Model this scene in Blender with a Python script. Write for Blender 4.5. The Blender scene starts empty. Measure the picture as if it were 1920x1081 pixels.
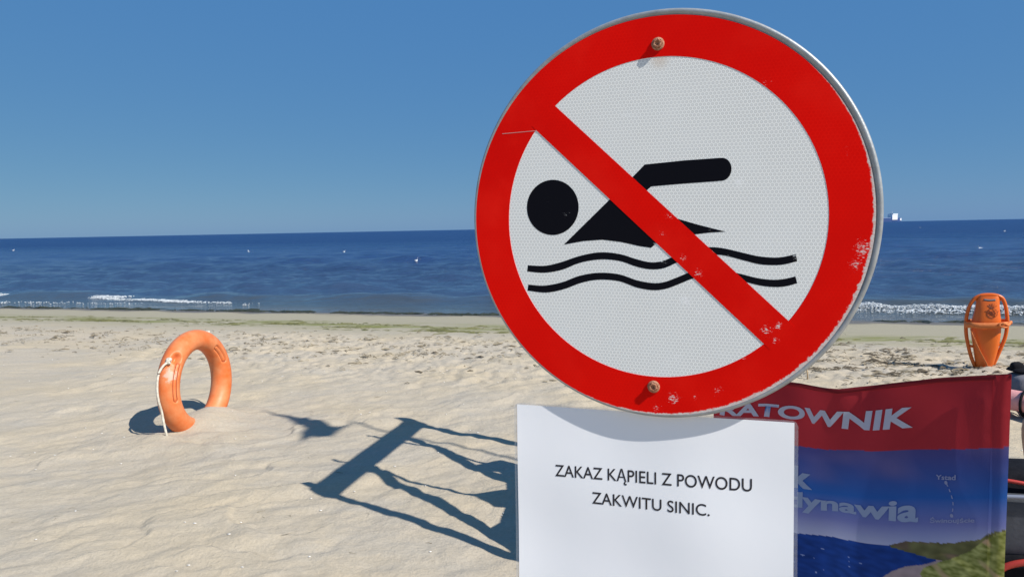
import bpy, bmesh, math, random
import numpy as np
from mathutils import Vector, Matrix

random.seed(7)
rng = np.random.default_rng(11)
SC = bpy.context.scene
COL = SC.collection
PI = math.pi

# ------------------------------------------------------------------ camera, sky, sun, exposure
CZ = 1.24
PITCH, ROLL = math.radians(4.616), math.radians(1.106)
cam_data = bpy.data.cameras.new('camera')
cam = bpy.data.objects.new('camera', cam_data)
COL.objects.link(cam)
fwd = Vector((0, math.cos(PITCH), -math.sin(PITCH)))
r0 = Vector((1, 0, 0)); u0 = r0.cross(fwd)
rt = math.cos(ROLL) * r0 - math.sin(ROLL) * u0
up = math.cos(ROLL) * u0 + math.sin(ROLL) * r0
cam.matrix_world = Matrix(((rt.x, up.x, -fwd.x, 0), (rt.y, up.y, -fwd.y, 0), (rt.z, up.z, -fwd.z, CZ), (0, 0, 0, 1)))
cam_data.sensor_width = 36.0
cam_data.lens = 36.0 * 1387 / 1920
cam_data.clip_start = 0.02
cam_data.clip_end = 30000
SC.camera = cam

KX, KY = 0.82, 0.64                         # a shadow falls this far (x, y) for each metre of height
SUN_EL = math.atan(1 / math.hypot(KX, KY))
SUN_ROT = math.atan2(KX, -KY)
world = bpy.data.worlds.new('World'); SC.world = world
world.use_nodes = True
wn = world.node_tree; wn.nodes.clear()
w_out = wn.nodes.new('ShaderNodeOutputWorld'); w_bg = wn.nodes.new('ShaderNodeBackground')
w_sky = wn.nodes.new('ShaderNodeTexSky')
w_sky.sky_type = 'NISHITA'; w_sky.sun_disc = False
w_sky.sun_elevation = SUN_EL; w_sky.sun_rotation = SUN_ROT
w_sky.air_density = 0.6; w_sky.dust_density = 0.45; w_sky.ozone_density = 8.0; w_sky.altitude = 0
w_mul = wn.nodes.new('ShaderNodeVectorMath'); w_mul.operation = 'MULTIPLY_ADD'   # grade of the whole sky: clear deep blue, no glare at the horizon
w_mul.inputs[1].default_value = (.31, .235, .05); w_mul.inputs[2].default_value = (.34, 1.31, 3.45)
w_bg.inputs['Strength'].default_value = 0.10
wn.links.new(w_sky.outputs[0], w_mul.inputs[0]); wn.links.new(w_mul.outputs[0], w_bg.inputs[0]); wn.links.new(w_bg.outputs[0], w_out.inputs[0])

sun_d = bpy.data.lights.new('sun', 'SUN'); sun_d.energy = 4.4; sun_d.angle = math.radians(0.5); sun_d.color = (1.0, 0.965, 0.905)
sun = bpy.data.objects.new('sun', sun_d); COL.objects.link(sun)
sun.rotation_euler = Vector((-KX, KY, -1)).to_track_quat('-Z', 'Y').to_euler()
sun.location = (4, -3, 6)
SC.view_settings.view_transform = 'Standard'; SC.view_settings.look = 'None'
SC.view_settings.gamma = 1.0; SC.view_settings.use_curve_mapping = False
SC.view_settings.exposure = 0.42

# ------------------------------------------------------------------ helpers
def nd(t, typ, **kw):
    n = t.nodes.new(typ)
    for k, v in kw.items():
        if k in n.inputs: n.inputs[k].default_value = v
        else: setattr(n, k, v)
    return n

def mat(name, col, rough=0.6, col2=None, scale=20.0, detail=4.0, bump=0.0, bscale=None, metal=0.0, spec=0.5, stretch=None, lo=0.35, hi=0.65):
    m = bpy.data.materials.new(name); m.use_nodes = True
    t = m.node_tree; p = t.nodes['Principled BSDF']
    p.inputs['Base Color'].default_value = (*col, 1); p.inputs['Roughness'].default_value = rough
    p.inputs['Metallic'].default_value = metal; p.inputs['Specular IOR Level'].default_value = spec
    tc = nd(t, 'ShaderNodeTexCoord'); mp = nd(t, 'ShaderNodeMapping')
    if stretch: mp.inputs['Scale'].default_value = stretch
    t.links.new(tc.outputs['Object'], mp.inputs[0])
    if col2 is not None:
        n = nd(t, 'ShaderNodeTexNoise', Scale=scale, Detail=detail, Roughness=0.6)
        r = nd(t, 'ShaderNodeMapRange'); r.inputs[1].default_value = lo; r.inputs[2].default_value = hi
        mx = nd(t, 'ShaderNodeMix', data_type='RGBA')
        t.links.new(mp.outputs[0], n.inputs['Vector']); t.links.new(n.outputs[0], r.inputs[0]); t.links.new(r.outputs[0], mx.inputs[0])
        mx.inputs[6].default_value = (*col, 1); mx.inputs[7].default_value = (*col2, 1)
        t.links.new(mx.outputs[2], p.inputs['Base Color'])
    if bump:
        n2 = nd(t, 'ShaderNodeTexNoise', Scale=bscale or scale * 4, Detail=5.0)
        b = nd(t, 'ShaderNodeBump', Strength=bump, Distance=0.004)
        t.links.new(mp.outputs[0], n2.inputs['Vector']); t.links.new(n2.outputs[0], b.inputs['Height']); t.links.new(b.outputs[0], p.inputs['Normal'])
    return m

def mesh_obj(name, verts, faces, m=None, parent=None, smooth=False):
    me = bpy.data.meshes.new(name)
    me.from_pydata([tuple(map(float, v)) for v in verts], [], [tuple(map(int, f)) for f in faces]); me.update()
    if m: me.materials.append(m)
    if smooth: me.polygons.foreach_set('use_smooth', [True] * len(me.polygons))
    o = bpy.data.objects.new(name, me); COL.objects.link(o)
    if parent: o.parent = parent
    return o

def bm_obj(name, bm, m=None, parent=None, smooth=False):
    me = bpy.data.meshes.new(name); bm.to_mesh(me); bm.free()
    if m: me.materials.append(m)
    if smooth: me.polygons.foreach_set('use_smooth', [True] * len(me.polygons))
    o = bpy.data.objects.new(name, me); COL.objects.link(o)
    if parent: o.parent = parent
    return o

def tag(o, label=None, cat=None, group=None, kind=None):
    if label: o['label'] = label
    if cat: o['category'] = cat
    if group: o['group'] = group
    if kind: o['kind'] = kind
    return o

def empty(name, label, cat, M=None, loc=None, group=None):
    o = bpy.data.objects.new(name, None); COL.objects.link(o); o.empty_display_size = 0.1
    if M is not None: o.matrix_world = M
    if loc is not None: o.location = loc
    return tag(o, label, cat, group)

def poly_prism(pts, z0, z1):
    """closed 2D outline -> thin prism along z"""
    bm = bmesh.new()
    vs = [bm.verts.new((p[0], p[1], z1)) for p in pts]
    f = bm.faces.new(vs)
    if f.normal.z == 0: f.normal_update()
    ws = [bm.verts.new((p[0], p[1], z0)) for p in pts]
    n = len(pts)
    for i in range(n): bm.faces.new((vs[i], ws[i], ws[(i + 1) % n], vs[(i + 1) % n]))
    bmesh.ops.recalc_face_normals(bm, faces=bm.faces)
    bmesh.ops.triangulate(bm, faces=[f])
    return bm

def lathe(profile, n=96):
    V, F = [], []
    k = len(profile)
    for i in range(n):
        a = 2 * PI * i / n
        for r, z in profile: V.append((r * math.cos(a), r * math.sin(a), z))
    for i in range(n):
        for j in range(k - 1):
            a, b = i * k + j, ((i + 1) % n) * k + j
            F.append((a, b, b + 1, a + 1))
    return V, F

def catmull(pts, per=8, closed=False):
    P = [np.array(p, float) for p in pts]; out = []
    n = len(P)
    rngi = range(n if closed else n - 1)
    for i in rngi:
        if closed: p0, p1, p2, p3 = P[i - 1], P[i], P[(i + 1) % n], P[(i + 2) % n]
        else: p0, p1, p2, p3 = P[max(i - 1, 0)], P[i], P[i + 1], P[min(i + 2, n - 1)]
        for t in np.arange(per) / per:
            out.append(.5 * (2 * p1 + (p2 - p0) * t + (2 * p0 - 5 * p1 + 4 * p2 - p3) * t * t + (3 * p1 - p0 - 3 * p2 + p3) * t ** 3))
    if not closed: out.append(P[-1])
    return out

def tube(path, rad, sides=10, closed=False, flat=1.0):
    """swept tube; rad may be a list; returns V, F"""
    P = [np.array(p, float) for p in path]; n = len(P)
    V, F = [], []
    ref = np.array([0.13, 0.27, 0.95])
    for i in range(n):
        a = P[(i - 1) % n] if closed or i > 0 else P[i]; b = P[(i + 1) % n] if closed or i < n - 1 else P[i]
        t = (b - a) / (np.linalg.norm(b - a) + 1e-9)
        s = np.cross(ref, t)
        if np.linalg.norm(s) < 0.15: s = np.cross(np.array([1., 0.2, 0]), t)
        s /= np.linalg.norm(s); w = np.cross(t, s)
        r = rad[i] if hasattr(rad, '__len__') else rad
        for j in range(sides):
            q = 2 * PI * j / sides
            V.append(P[i] + r * (math.cos(q) * s + flat * math.sin(q) * w))
    for i in range(n if closed else n - 1):
        for j in range(sides):
            a, b = i * sides, ((i + 1) % n) * sides
            F.append((a + j, a + (j + 1) % sides, b + (j + 1) % sides, b + j))
    if not closed:
        F.append(tuple(range(sides))[::-1]); F.append(tuple((n - 1) * sides + j for j in range(sides)))
    return V, F

def join(parts):
    V, F = [], []
    for v, f in parts:
        o = len(V); V += list(v); F += [tuple(i + o for i in q) for q in f]
    return V, F

def box(c, s, M=None):
    V = []
    for dx in (-.5, .5):
        for dy in (-.5, .5):
            for dz in (-.5, .5): V.append(np.array([c[0] + dx * s[0], c[1] + dy * s[1], c[2] + dz * s[2]]))
    F = [(0, 1, 3, 2), (4, 6, 7, 5), (0, 4, 5, 1), (2, 3, 7, 6), (0, 2, 6, 4), (1, 5, 7, 3)]
    return V, F

def beam(p, q, w, h, upv=(0, 0, 1)):
    p, q = np.array(p, float), np.array(q, float); t = (q - p) / np.linalg.norm(q - p)
    s = np.cross(t, np.array(upv, float))
    if np.linalg.norm(s) < 1e-3: s = np.cross(t, np.array([1., 0, 0]))
    s /= np.linalg.norm(s); u = np.cross(s, t)
    V = [e + a * s * w / 2 + b * u * h / 2 for e in (p, q) for a in (-1, 1) for b in (-1, 1)]
    F = [(0, 1, 3, 2), (4, 6, 7, 5), (0, 4, 5, 1), (2, 3, 7, 6), (0, 2, 6, 4), (1, 5, 7, 3)]
    return V, F

def bevel(o, w=0.004, seg=2):
    md = o.modifiers.new('bevel', 'BEVEL'); md.width = w; md.segments = seg; md.limit_method = 'ANGLE'
    return o

def text_mesh(body, offset=0.0, bis=0):
    """flat triangulated lettering, normalised so x runs 0..1 over the word and y is in units of cap height"""
    c = bpy.data.curves.new('lettering', 'FONT'); c.body = body; c.size = 1; c.offset = offset; c.resolution_u = 6
    o = bpy.data.objects.new('lettering', c); COL.objects.link(o)
    dg = bpy.context.evaluated_depsgraph_get()
    me = bpy.data.meshes.new_from_object(o.evaluated_get(dg))
    bm = bmesh.new(); bm.from_mesh(me)
    bpy.data.objects.remove(o); bpy.data.curves.remove(c); bpy.data.meshes.remove(me)
    xs = [v.co.x for v in bm.verts]; x0, x1 = min(xs), max(xs)
    for k in range(1, bis):
        bmesh.ops.bisect_plane(bm, geom=bm.verts[:] + bm.edges[:] + bm.faces[:], plane_co=(x0 + (x1 - x0) * k / bis, 0, 0), plane_no=(1, 0, 0))
    bmesh.ops.triangulate(bm, faces=bm.faces)
    for v in bm.verts: v.co.x = (v.co.x - x0) / (x1 - x0)
    return bm

# numpy gradient noise
_perm = rng.permutation(256); _perm = np.concatenate([_perm, _perm])
_g = np.stack([np.cos(np.arange(256) * 2 * PI / 256), np.sin(np.arange(256) * 2 * PI / 256)], 1)[rng.permutation(256)]
def noise(x, y, seed=0):
    x = np.asarray(x, float) + seed * 17.31; y = np.asarray(y, float) - seed * 9.77
    xi = np.floor(x).astype(int); yi = np.floor(y).astype(int); xf = x - xi; yf = y - yi
    u = xf ** 3 * (xf * (xf * 6 - 15) + 10); v = yf ** 3 * (yf * (yf * 6 - 15) + 10)
    def gr(ix, iy, dx, dy):
        g = _g[_perm[(_perm[ix & 255] + iy) & 255]]
        return g[..., 0] * dx + g[..., 1] * dy
    a = gr(xi, yi, xf, yf); b = gr(xi + 1, yi, xf - 1, yf); c = gr(xi, yi + 1, xf, yf - 1); d = gr(xi + 1, yi + 1, xf - 1, yf - 1)
    return (a * (1 - u) + b * u) * (1 - v) + (c * (1 - u) + d * u) * v * 1.0
def sst(a, b, x):
    t = np.clip((x - a) / (b - a), 0, 1); return t * t * (3 - 2 * t)

# ------------------------------------------------------------------ beach
WATER = -0.25
SN = np.array([0.288, 0.957])                     # direction out to sea
def shore_s(x, y): return (x + 2.5) * SN[0] + (y - 13.4) * SN[1]
def shore_t(x, y): return (x + 2.5) * SN[1] - (y - 13.4) * SN[0]
RING_C = (-2.092, 4.795)
CAN_P = (3.98, 6.17)
def beach_z(x, y):
    x = np.asarray(x, float); y = np.asarray(y, float)
    s = shore_s(x, y)
    z = np.where(s < -6, 0, np.where(s < -4, -.05 * (s + 6) ** 2 / 4, -.05 * (s + 5)))
    z = np.maximum(z, -2.5)
    dry = 1 - sst(-4.3, -3.2, s)
    tramp = sst(-7.3, -6.0, s) * dry
    e1 = np.array([.93, .37]); a = x * e1[0] + y * e1[1]; c = -x * e1[1] + y * e1[0]
    wx = noise(x * 1.1, y * 1.1, 3); wy = noise(x * 1.1, y * 1.1, 4)
    z = z + dry * (.040 * noise(x * .55, y * .55, 1) + .020 * noise(a * 1.3 + wx, c * 2.0 + wy, 2))
    b = np.abs(noise(a * 2.4 + 1.3 * wx, c * 3.9 + 1.3 * wy, 5))
    z = z + dry * .020 * (np.minimum(b, .35) - .2)
    ph = c * 2.7 + 2.3 * noise(a * .9, c * 1.1, 6) + .8 * noise(a * 2.3, c * 2.6, 7) + .25 * noise(a * 7, c * 8, 20)
    fr = ph - np.floor(ph)
    saw = np.where(fr < .93, fr / .93, (1 - fr) / .07)
    msk = sst(-.05, .25, noise(a * 1.2, c * 2.0, 8))
    z = z + dry * .015 * saw * msk * (1 - .6 * tramp)
    ph2 = c * 5.5 + 2.0 * noise(a * 1.9, c * 2.4, 17) + .7 * noise(a * 5, c * 5, 18)
    f2 = ph2 - np.floor(ph2)
    z = z + dry * .006 * np.where(f2 < .9, f2 / .9, (1 - f2) / .1) * sst(.05, .3, noise(a * 2.3, c * 2.9, 19))
    z = z + dry * .010 * noise(a * 5, c * 7, 9) + dry * .0050 * noise(a * 13, c * 17, 10)
    # trampled, lumpy strip before the damp sand
    z = z + tramp * (.034 * (np.abs(noise(x * 3.4, y * 4.2, 12)) - .2) + .020 * noise(x * 7, y * 8, 13) + .011 * noise(x * 16, y * 17, 14))
    z = z + (1 - dry) * .006 * noise(x * .8, y * 2.2, 15) + sst(-4.6, -3.6, s) * (1 - sst(-2.6, -1.8, s)) * .008 * noise(x * 3, y * 7, 16)
    # sand heaped round the buried feet of the ring and the torpedo buoy
    def heap(cx, cy, h, r): return h * np.exp(-((x - cx) ** 2 + (y - cy) ** 2) / r ** 2)
    z = z + heap(RING_C[0] + .03, RING_C[1] + .0, .085, .21) + heap(-2.02, 4.98, .05, .12) + heap(-2.19, 4.44, .02, .1)
    z = z + heap(CAN_P[0] - .03, CAN_P[1] - .10, .05, .10) + heap(CAN_P[0] + .10, CAN_P[1] - .02, .03, .09)
    return z

def steps(*segs):
    out = [segs[0][0]]
    for a, b, d0, d1 in segs:
        x = a; n = max(2, int(2 * (b - a) / (d0 + d1)))
        w = np.linspace(d0, d1, n); w = w / w.sum() * (b - a)
        out += list(a + np.cumsum(w))
    return np.array(out)
gx = steps((-140, -20, 12, 1.2), (-20, -4, 1.0, .05), (-4, -2.75, .03, .012), (-2.75, .1, .010, .010), (.1, 2.4, .02, .025), (2.4, 5.8, .022, .025), (5.8, 20, .06, 1.2), (20, 140, 1.5, 12))
gy = steps((-60, 0, 8, .2), (0, 2.4, .15, .016), (2.4, 5.3, .013, .014), (5.3, 9, .02, .028), (9, 17, .03, .09), (17, 26, .12, .6), (26, 80, 1, 5))
X, Y = np.meshgrid(gx, gy); Zt = beach_z(X, Y)
def grid_mesh(name, X, Y, Z, m):
    ny, nx = X.shape
    me = bpy.data.meshes.new(name)
    co = np.stack([X, Y, Z], -1).reshape(-1, 3)
    i = np.arange(ny * nx).reshape(ny, nx)
    q = np.stack([i[:-1, :-1], i[:-1, 1:], i[1:, 1:], i[1:, :-1]], -1).reshape(-1, 4)
    me.vertices.add(len(co)); me.vertices.foreach_set('co', co.ravel())
    me.loops.add(q.size); me.loops.foreach_set('vertex_index', q.ravel())
    me.polygons.add(len(q)); me.polygons.foreach_set('loop_start', np.arange(len(q)) * 4)
    me.polygons.foreach_set('use_smooth', np.ones(len(q), bool))
    me.update(); me.validate(); me.materials.append(m)
    o = bpy.data.objects.new(name, me); COL.objects.link(o)
    return o

def sand_material():
    m = bpy.data.materials.new('sand'); m.use_nodes = True; t = m.node_tree; p = t.nodes['Principled BSDF']
    L = t.links.new
    g = nd(t, 'ShaderNodeNewGeometry')
    dot = nd(t, 'ShaderNodeVectorMath', operation='DOT_PRODUCT'); dot.inputs[1].default_value = (SN[0], SN[1], 0); L(g.outputs['Position'], dot.inputs[0])
    s = nd(t, 'ShaderNodeMath', operation='ADD'); s.inputs[1].default_value = 2.5 * SN[0] - 13.4 * SN[1]; L(dot.outputs['Value'], s.inputs[0])
    # edge wobble
    nw = nd(t, 'ShaderNodeTexNoise', Scale=.9, Detail=4.0); L(g.outputs['Position'], nw.inputs['Vector'])
    w = nd(t, 'ShaderNodeMath', operation='MULTIPLY_ADD'); w.inputs[1].default_value = 1.3; L(nw.outputs[0], w.inputs[0]); L(s.outputs[0], w.inputs[2])
    sw = nd(t, 'ShaderNodeMath', operation='SUBTRACT'); sw.inputs[1].default_value = .65; L(w.outputs[0], sw.inputs[0])
    def rng_(src, a, b):
        r = nd(t, 'ShaderNodeMapRange'); r.interpolation_type = 'SMOOTHSTEP'; r.inputs[1].default_value = a; r.inputs[2].default_value = b; L(src, r.inputs[0]); return r.outputs[0]
    def mix(f, a, b, blend='MIX'):
        x = nd(t, 'ShaderNodeMix', data_type='RGBA', blend_type=blend)
        if isinstance(f, float): x.inputs[0].default_value = f
        else: L(f, x.inputs[0])
        for k, v in ((6, a), (7, b)):
            if isinstance(v, tuple): x.inputs[k].default_value = (*v, 1)
            else: L(v, x.inputs[k])
        return x.outputs[2]
    n1 = nd(t, 'ShaderNodeTexNoise', Scale=1.1, Detail=5.0, Roughness=.6); L(g.outputs['Position'], n1.inputs['Vector'])
    mp = nd(t, 'ShaderNodeMapping'); mp.inputs['Rotation'].default_value = (0, 0, math.radians(-22)); mp.inputs['Scale'].default_value = (1.6, 5, 4); L(g.outputs['Position'], mp.inputs[0])
    n2 = nd(t, 'ShaderNodeTexNoise', Scale=1.6, Detail=6.0, Roughness=.62); L(mp.outputs[0], n2.inputs['Vector'])
    n3 = nd(t, 'ShaderNodeTexNoise', Scale=420.0, Detail=3.0, Roughness=.7); L(g.outputs['Position'], n3.inputs['Vector'])
    n4 = nd(t, 'ShaderNodeTexNoise', Scale=60.0, Detail=4.0, Roughness=.7); L(g.outputs['Position'], n4.inputs['Vector'])
    c = mix(rng_(n2.outputs[0], .3, .7), (.445, .382, .292), (.420, .373, .302))
    c = mix(rng_(n1.outputs[0], .35, .7), c, (.472, .394, .280))
    grain = mix(rng_(n3.outputs[0], .25, .75), (.80, .79, .77), (1.18, 1.18, 1.18))
    c = mix(.55, c, mix(1.0, c, grain, 'MULTIPLY'))
    c = mix(.5, c, mix(1.0, c, mix(rng_(n4.outputs[0], .3, .7), (.86, .85, .84), (1.1, 1.1, 1.1)), 'MULTIPLY'))
    # damp strip and wet edge
    damp = rng_(sw.outputs[0], -4.6, -2.2); c = mix(damp, c, (.335, .300, .215))
    # green algae washed on to the damp sand
    ma = nd(t, 'ShaderNodeMapping'); ma.inputs['Rotation'].default_value = (0, 0, math.radians(16.8)); ma.inputs['Scale'].default_value = (.55, 2.6, 1); L(g.outputs['Position'], ma.inputs[0])
    na = nd(t, 'ShaderNodeTexNoise', Scale=1.5, Detail=7.0, Roughness=.66); L(ma.outputs[0], na.inputs['Vector'])
    # the band swings a little further from the water towards +x
    tt = nd(t, 'ShaderNodeVectorMath', operation='DOT_PRODUCT'); tt.inputs[1].default_value = (SN[1], -SN[0], 0); L(g.outputs['Position'], tt.inputs[0])
    sh = nd(t, 'ShaderNodeMapRange'); sh.inputs[1].default_value = -3.0; sh.inputs[2].default_value = 5.0; sh.inputs[3].default_value = 0.0; sh.inputs[4].default_value = .65; L(tt.outputs['Value'], sh.inputs[0])
    sa = nd(t, 'ShaderNodeMath', operation='ADD'); L(s.outputs[0], sa.inputs[0]); L(sh.outputs[0], sa.inputs[1])
    b1 = rng_(sa.outputs[0], -3.35, -2.5); b2 = rng_(sa.outputs[0], -1.5, -2.3)
    bb = nd(t, 'ShaderNodeMath', operation='MULTIPLY'); L(b1, bb.inputs[0]); L(b2, bb.inputs[1])
    am = nd(t, 'ShaderNodeMath', operation='MULTIPLY'); L(bb.outputs[0], am.inputs[0]); L(rng_(na.outputs[0], .40, .66), am.inputs[1])
    c = mix(am.outputs[0], c, (.17, .18, .045))
    wet = rng_(sw.outputs[0], -.62, -.28); c = mix(wet, c, (.155, .130, .095))
    uw = rng_(s.outputs[0], .3, 3.0); c = mix(uw, c, (.07, .08, .07))
    L(c, p.inputs['Base Color'])
    ro = nd(t, 'ShaderNodeMapRange'); ro.inputs[3].default_value = .95; ro.inputs[4].default_value = .38; L(wet, ro.inputs[0]); L(ro.outputs[0], p.inputs['Roughness'])
    p.inputs['Specular IOR Level'].default_value = .25
    b = nd(t, 'ShaderNodeBump', Strength=.55, Distance=.010); L(n4.outputs[0], b.inputs['Height'])
    n5 = nd(t, 'ShaderNodeTexNoise', Scale=22.0, Detail=5.0, Roughness=.65); L(g.outputs['Position'], n5.inputs['Vector'])
    b0 = nd(t, 'ShaderNodeBump', Strength=.35, Distance=.02); L(n5.outputs[0], b0.inputs['Height']); L(b0.outputs[0], b.inputs['Normal'])
    b2_ = nd(t, 'ShaderNodeBump', Strength=.35, Distance=.002); L(n3.outputs[0], b2_.inputs['Height']); L(b.outputs[0], b2_.inputs['Normal'])
    L(b2_.outputs[0], p.inputs['Normal'])
    return m
tag(grid_mesh('beach', X, Y, Zt, sand_material()), kind='structure')

# ------------------------------------------------------------------ sea
ang = np.radians(np.concatenate([np.linspace(-88, -42, 60), np.linspace(-41.5, 41.5, 620), np.linspace(42, 88, 60)]))
inv = np.linspace(1 / 7.5, 1 / 170, 430)
dist = np.concatenate([1 / inv, np.geomspace(175, 7000, 70)])
A, D = np.meshgrid(ang, dist); Xs = D * np.sin(A); Ys = D * np.cos(A)
row = np.gradient(dist)[:, None] * np.ones_like(A)
ss, tt_ = shore_s(Xs, Ys), shore_t(Xs, Ys)
Zs = np.full_like(Xs, WATER)
def wave(amp, lt, ls, seed, sharp=1.0):
    f = sst(.7, 1.7, ls / row)
    n = noise(tt_ / lt, ss / ls, seed)
    return f * amp * (n if sharp == 1 else (sharp - np.abs(n)))
deep = sst(.2, 5.0, ss); off = sst(6, 30, ss)
Zs += deep * (wave(.125, 2.0, .95, 21) + wave(.095, 1.1, .55, 22) + wave(.045, .5, .28, 23)) + off * (wave(.20, 9.0, 3.2, 24) + wave(.14, 4.5, 1.7, 27))
# low rollers running in
wob = .55 * noise(tt_ / 5.0, ss * 0 + 2.2, 25)
for s0, h, wd, sd in ((2.5, .13, .55, 31), (5.4, .10, .8, 32), (9.5, .11, 1.1, 33), (15, .13, 1.6, 34), (23, .15, 2.2, 35)):
    m_ = sst(-.22, .22, noise(tt_ / 4.0, ss * 0 + sd * 1.7, sd))
    q = ss - s0 - wob * (1 + s0 * .12)
    Zs += h * m_ * np.exp(-np.where(q < 0, (q / (wd * .6)) ** 2, (q / (wd * 1.5)) ** 2))
Zs += sst(-.6, .3, ss) * (1 - deep) * (wave(.012, 1.4, .5, 26))

def sea_material():
    m = bpy.data.materials.new('sea_water'); m.use_nodes = True; t = m.node_tree; p = t.nodes['Principled BSDF']; L = t.links.new
    g = nd(t, 'ShaderNodeNewGeometry')
    dot = nd(t, 'ShaderNodeVectorMath', operation='DOT_PRODUCT'); dot.inputs[1].default_value = (SN[0], SN[1], 0); L(g.outputs['Position'], dot.inputs[0])
    s = nd(t, 'ShaderNodeMath', operation='ADD'); s.inputs[1].default_value = 2.5 * SN[0] - 13.4 * SN[1]; L(dot.outputs['Value'], s.inputs[0])
    nb = nd(t, 'ShaderNodeTexNoise', Scale=.12, Detail=4.0); L(g.outputs['Position'], nb.inputs['Vector'])
    w = nd(t, 'ShaderNodeMath', operation='MULTIPLY_ADD'); w.inputs[1].default_value = 3.0; L(nb.outputs[0], w.inputs[0]); L(s.outputs[0], w.inputs[2])
    r = nd(t, 'ShaderNodeMapRange'); r.inputs[1].default_value = 0; r.inputs[2].default_value = 60; L(w.outputs[0], r.inputs[0])
    cr = nd(t, 'ShaderNodeValToRGB'); L(r.outputs[0], cr.inputs[0])
    e = cr.color_ramp; e.elements[0].position = .010; e.elements[0].color = (.15, .125, .085, 1)
    e.elements[1].position = 1.0; e.elements[1].color = (.009, .036, .122, 1)
    for pos, c in ((.040, (.060, .070, .066, 1)), (.09, (.036, .062, .115, 1)), (.45, (.020, .050, .145, 1))):
        x = e.elements.new(pos); x.color = c
    L(cr.outputs[0], p.inputs['Base Color'])
    rf = nd(t, 'ShaderNodeMapRange'); rf.inputs[1].default_value = 2; rf.inputs[2].default_value = 90; rf.inputs[3].default_value = .08; rf.inputs[4].default_value = .38; L(s.outputs[0], rf.inputs[0]); L(rf.outputs[0], p.inputs['Roughness']); p.inputs['IOR'].default_value = 1.33
    mp = nd(t, 'ShaderNodeMapping'); mp.inputs['Rotation'].default_value = (0, 0, math.radians(16.8)); mp.inputs['Scale'].default_value = (.45, 1.15, 1); L(g.outputs['Position'], mp.inputs[0])
    n1 = nd(t, 'ShaderNodeTexNoise', Scale=2.6, Detail=6.0, Roughness=.62); L(mp.outputs[0], n1.inputs['Vector'])
    n2 = nd(t, 'ShaderNodeTexNoise', Scale=.35, Detail=5.0, Roughness=.6); L(mp.outputs[0], n2.inputs['Vector'])
    far = nd(t, 'ShaderNodeMapRange'); far.inputs[1].default_value = .5; far.inputs[2].default_value = 14; far.inputs[3].default_value = .15; far.inputs[4].default_value = 1.0; L(s.outputs[0], far.inputs[0])
    b1 = nd(t, 'ShaderNodeBump', Distance=.30); L(far.outputs[0], b1.inputs['Strength']); L(n1.outputs[0], b1.inputs['Height'])
    b2 = nd(t, 'ShaderNodeBump', Strength=.35, Distance=1.2); L(n2.outputs[0], b2.inputs['Height']); L(b1.outputs[0], b2.inputs['Normal'])
    L(b2.outputs[0], p.inputs['Normal'])
    return m
tag(grid_mesh('sea', Xs, Ys, Zs, sea_material()), kind='structure')

# foam: heaps of little bubbles along the breaking edge
ico_bm = bmesh.new(); bmesh.ops.create_icosphere(ico_bm, subdivisions=1, radius=1.0)
ICO_V = np.array([v.co[:] for v in ico_bm.verts]); ICO_F = np.array([[v.index for v in f.verts] for f in ico_bm.faces]); ico_bm.free()
def blobs(centres, radii):
    n = len(centres)
    V = (np.asarray(centres)[:, None, :] + ICO_V[None] * np.asarray(radii)[:, None, :]).reshape(-1, 3)
    F = (ICO_F[None] + (np.arange(n) * len(ICO_V))[:, None, None]).reshape(-1, 3)
    return V, F
M_FOAM = mat('foam', (.70, .72, .73), .8, (.50, .54, .57), 8, bump=.4, bscale=60)
fc, fr_ = [], []
def foam_line(t0, t1, s_of_t, width, dens, hgt, size, seed):
    n = int((t1 - t0) * dens)
    t = rng.uniform(t0, t1, n)
    keep = noise(t / 1.7, t * 0 + seed, seed) * .9 + noise(t / .35, t * 0 + seed, seed + 1) * .6 + rng.uniform(-.45, .75, n) - .9 * (1 - sst(0, 1.6, np.minimum(t - t0, t1 - t))) > -.08
    t = t[keep]; off = np.abs(rng.normal(0, width, len(t))) * np.where(rng.random(len(t)) < .72, 1, -.5)
    s = s_of_t(t) + off + .25 * noise(t / 1.6, t * 0, seed + 2)
    x = -2.5 + SN[1] * t + SN[0] * s; y = 13.4 - SN[0] * t + SN[1] * s
    h = hgt * np.clip(1 - np.abs(off) / (2.2 * width), 0, 1) * (.35 + .65 * np.clip(.5 + 1.4 * noise(t / .5, t * 0, seed + 3), 0, 1.2))
    for i in range(len(t)):
        r = size * random.uniform(.45, 1.25)
        fc.append((x[i], y[i], WATER + .012 + h[i] * random.random())); fr_.append((r * random.uniform(1.0, 2.4), r * random.uniform(.9, 1.4), r * random.uniform(.35, .7)))
foam_line(4.5, 13, lambda t: 1.75 + 0 * t, .15, 2600, .13, .0115, 41)
foam_line(4.5, 13, lambda t: 1.35 + 0 * t, .30, 420, .010, .011, 46)
foam_line(-18, -7.0, lambda t: 2.2 + (-7 - t) * .05, .22, 620, .06, .013, 51)
foam_line(-9.5, -3.4, lambda t: 1.15 + (-3.4 - t) * .17, .14, 340, .012, .011, 56)
foam_line(-16, -6, lambda t: .9 + 0 * t, .16, 60, .008, .011, 61)
V, F = blobs(fc, fr_)
tag(mesh_obj('foam', V, F, M_FOAM, smooth=True), kind='stuff')

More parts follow.
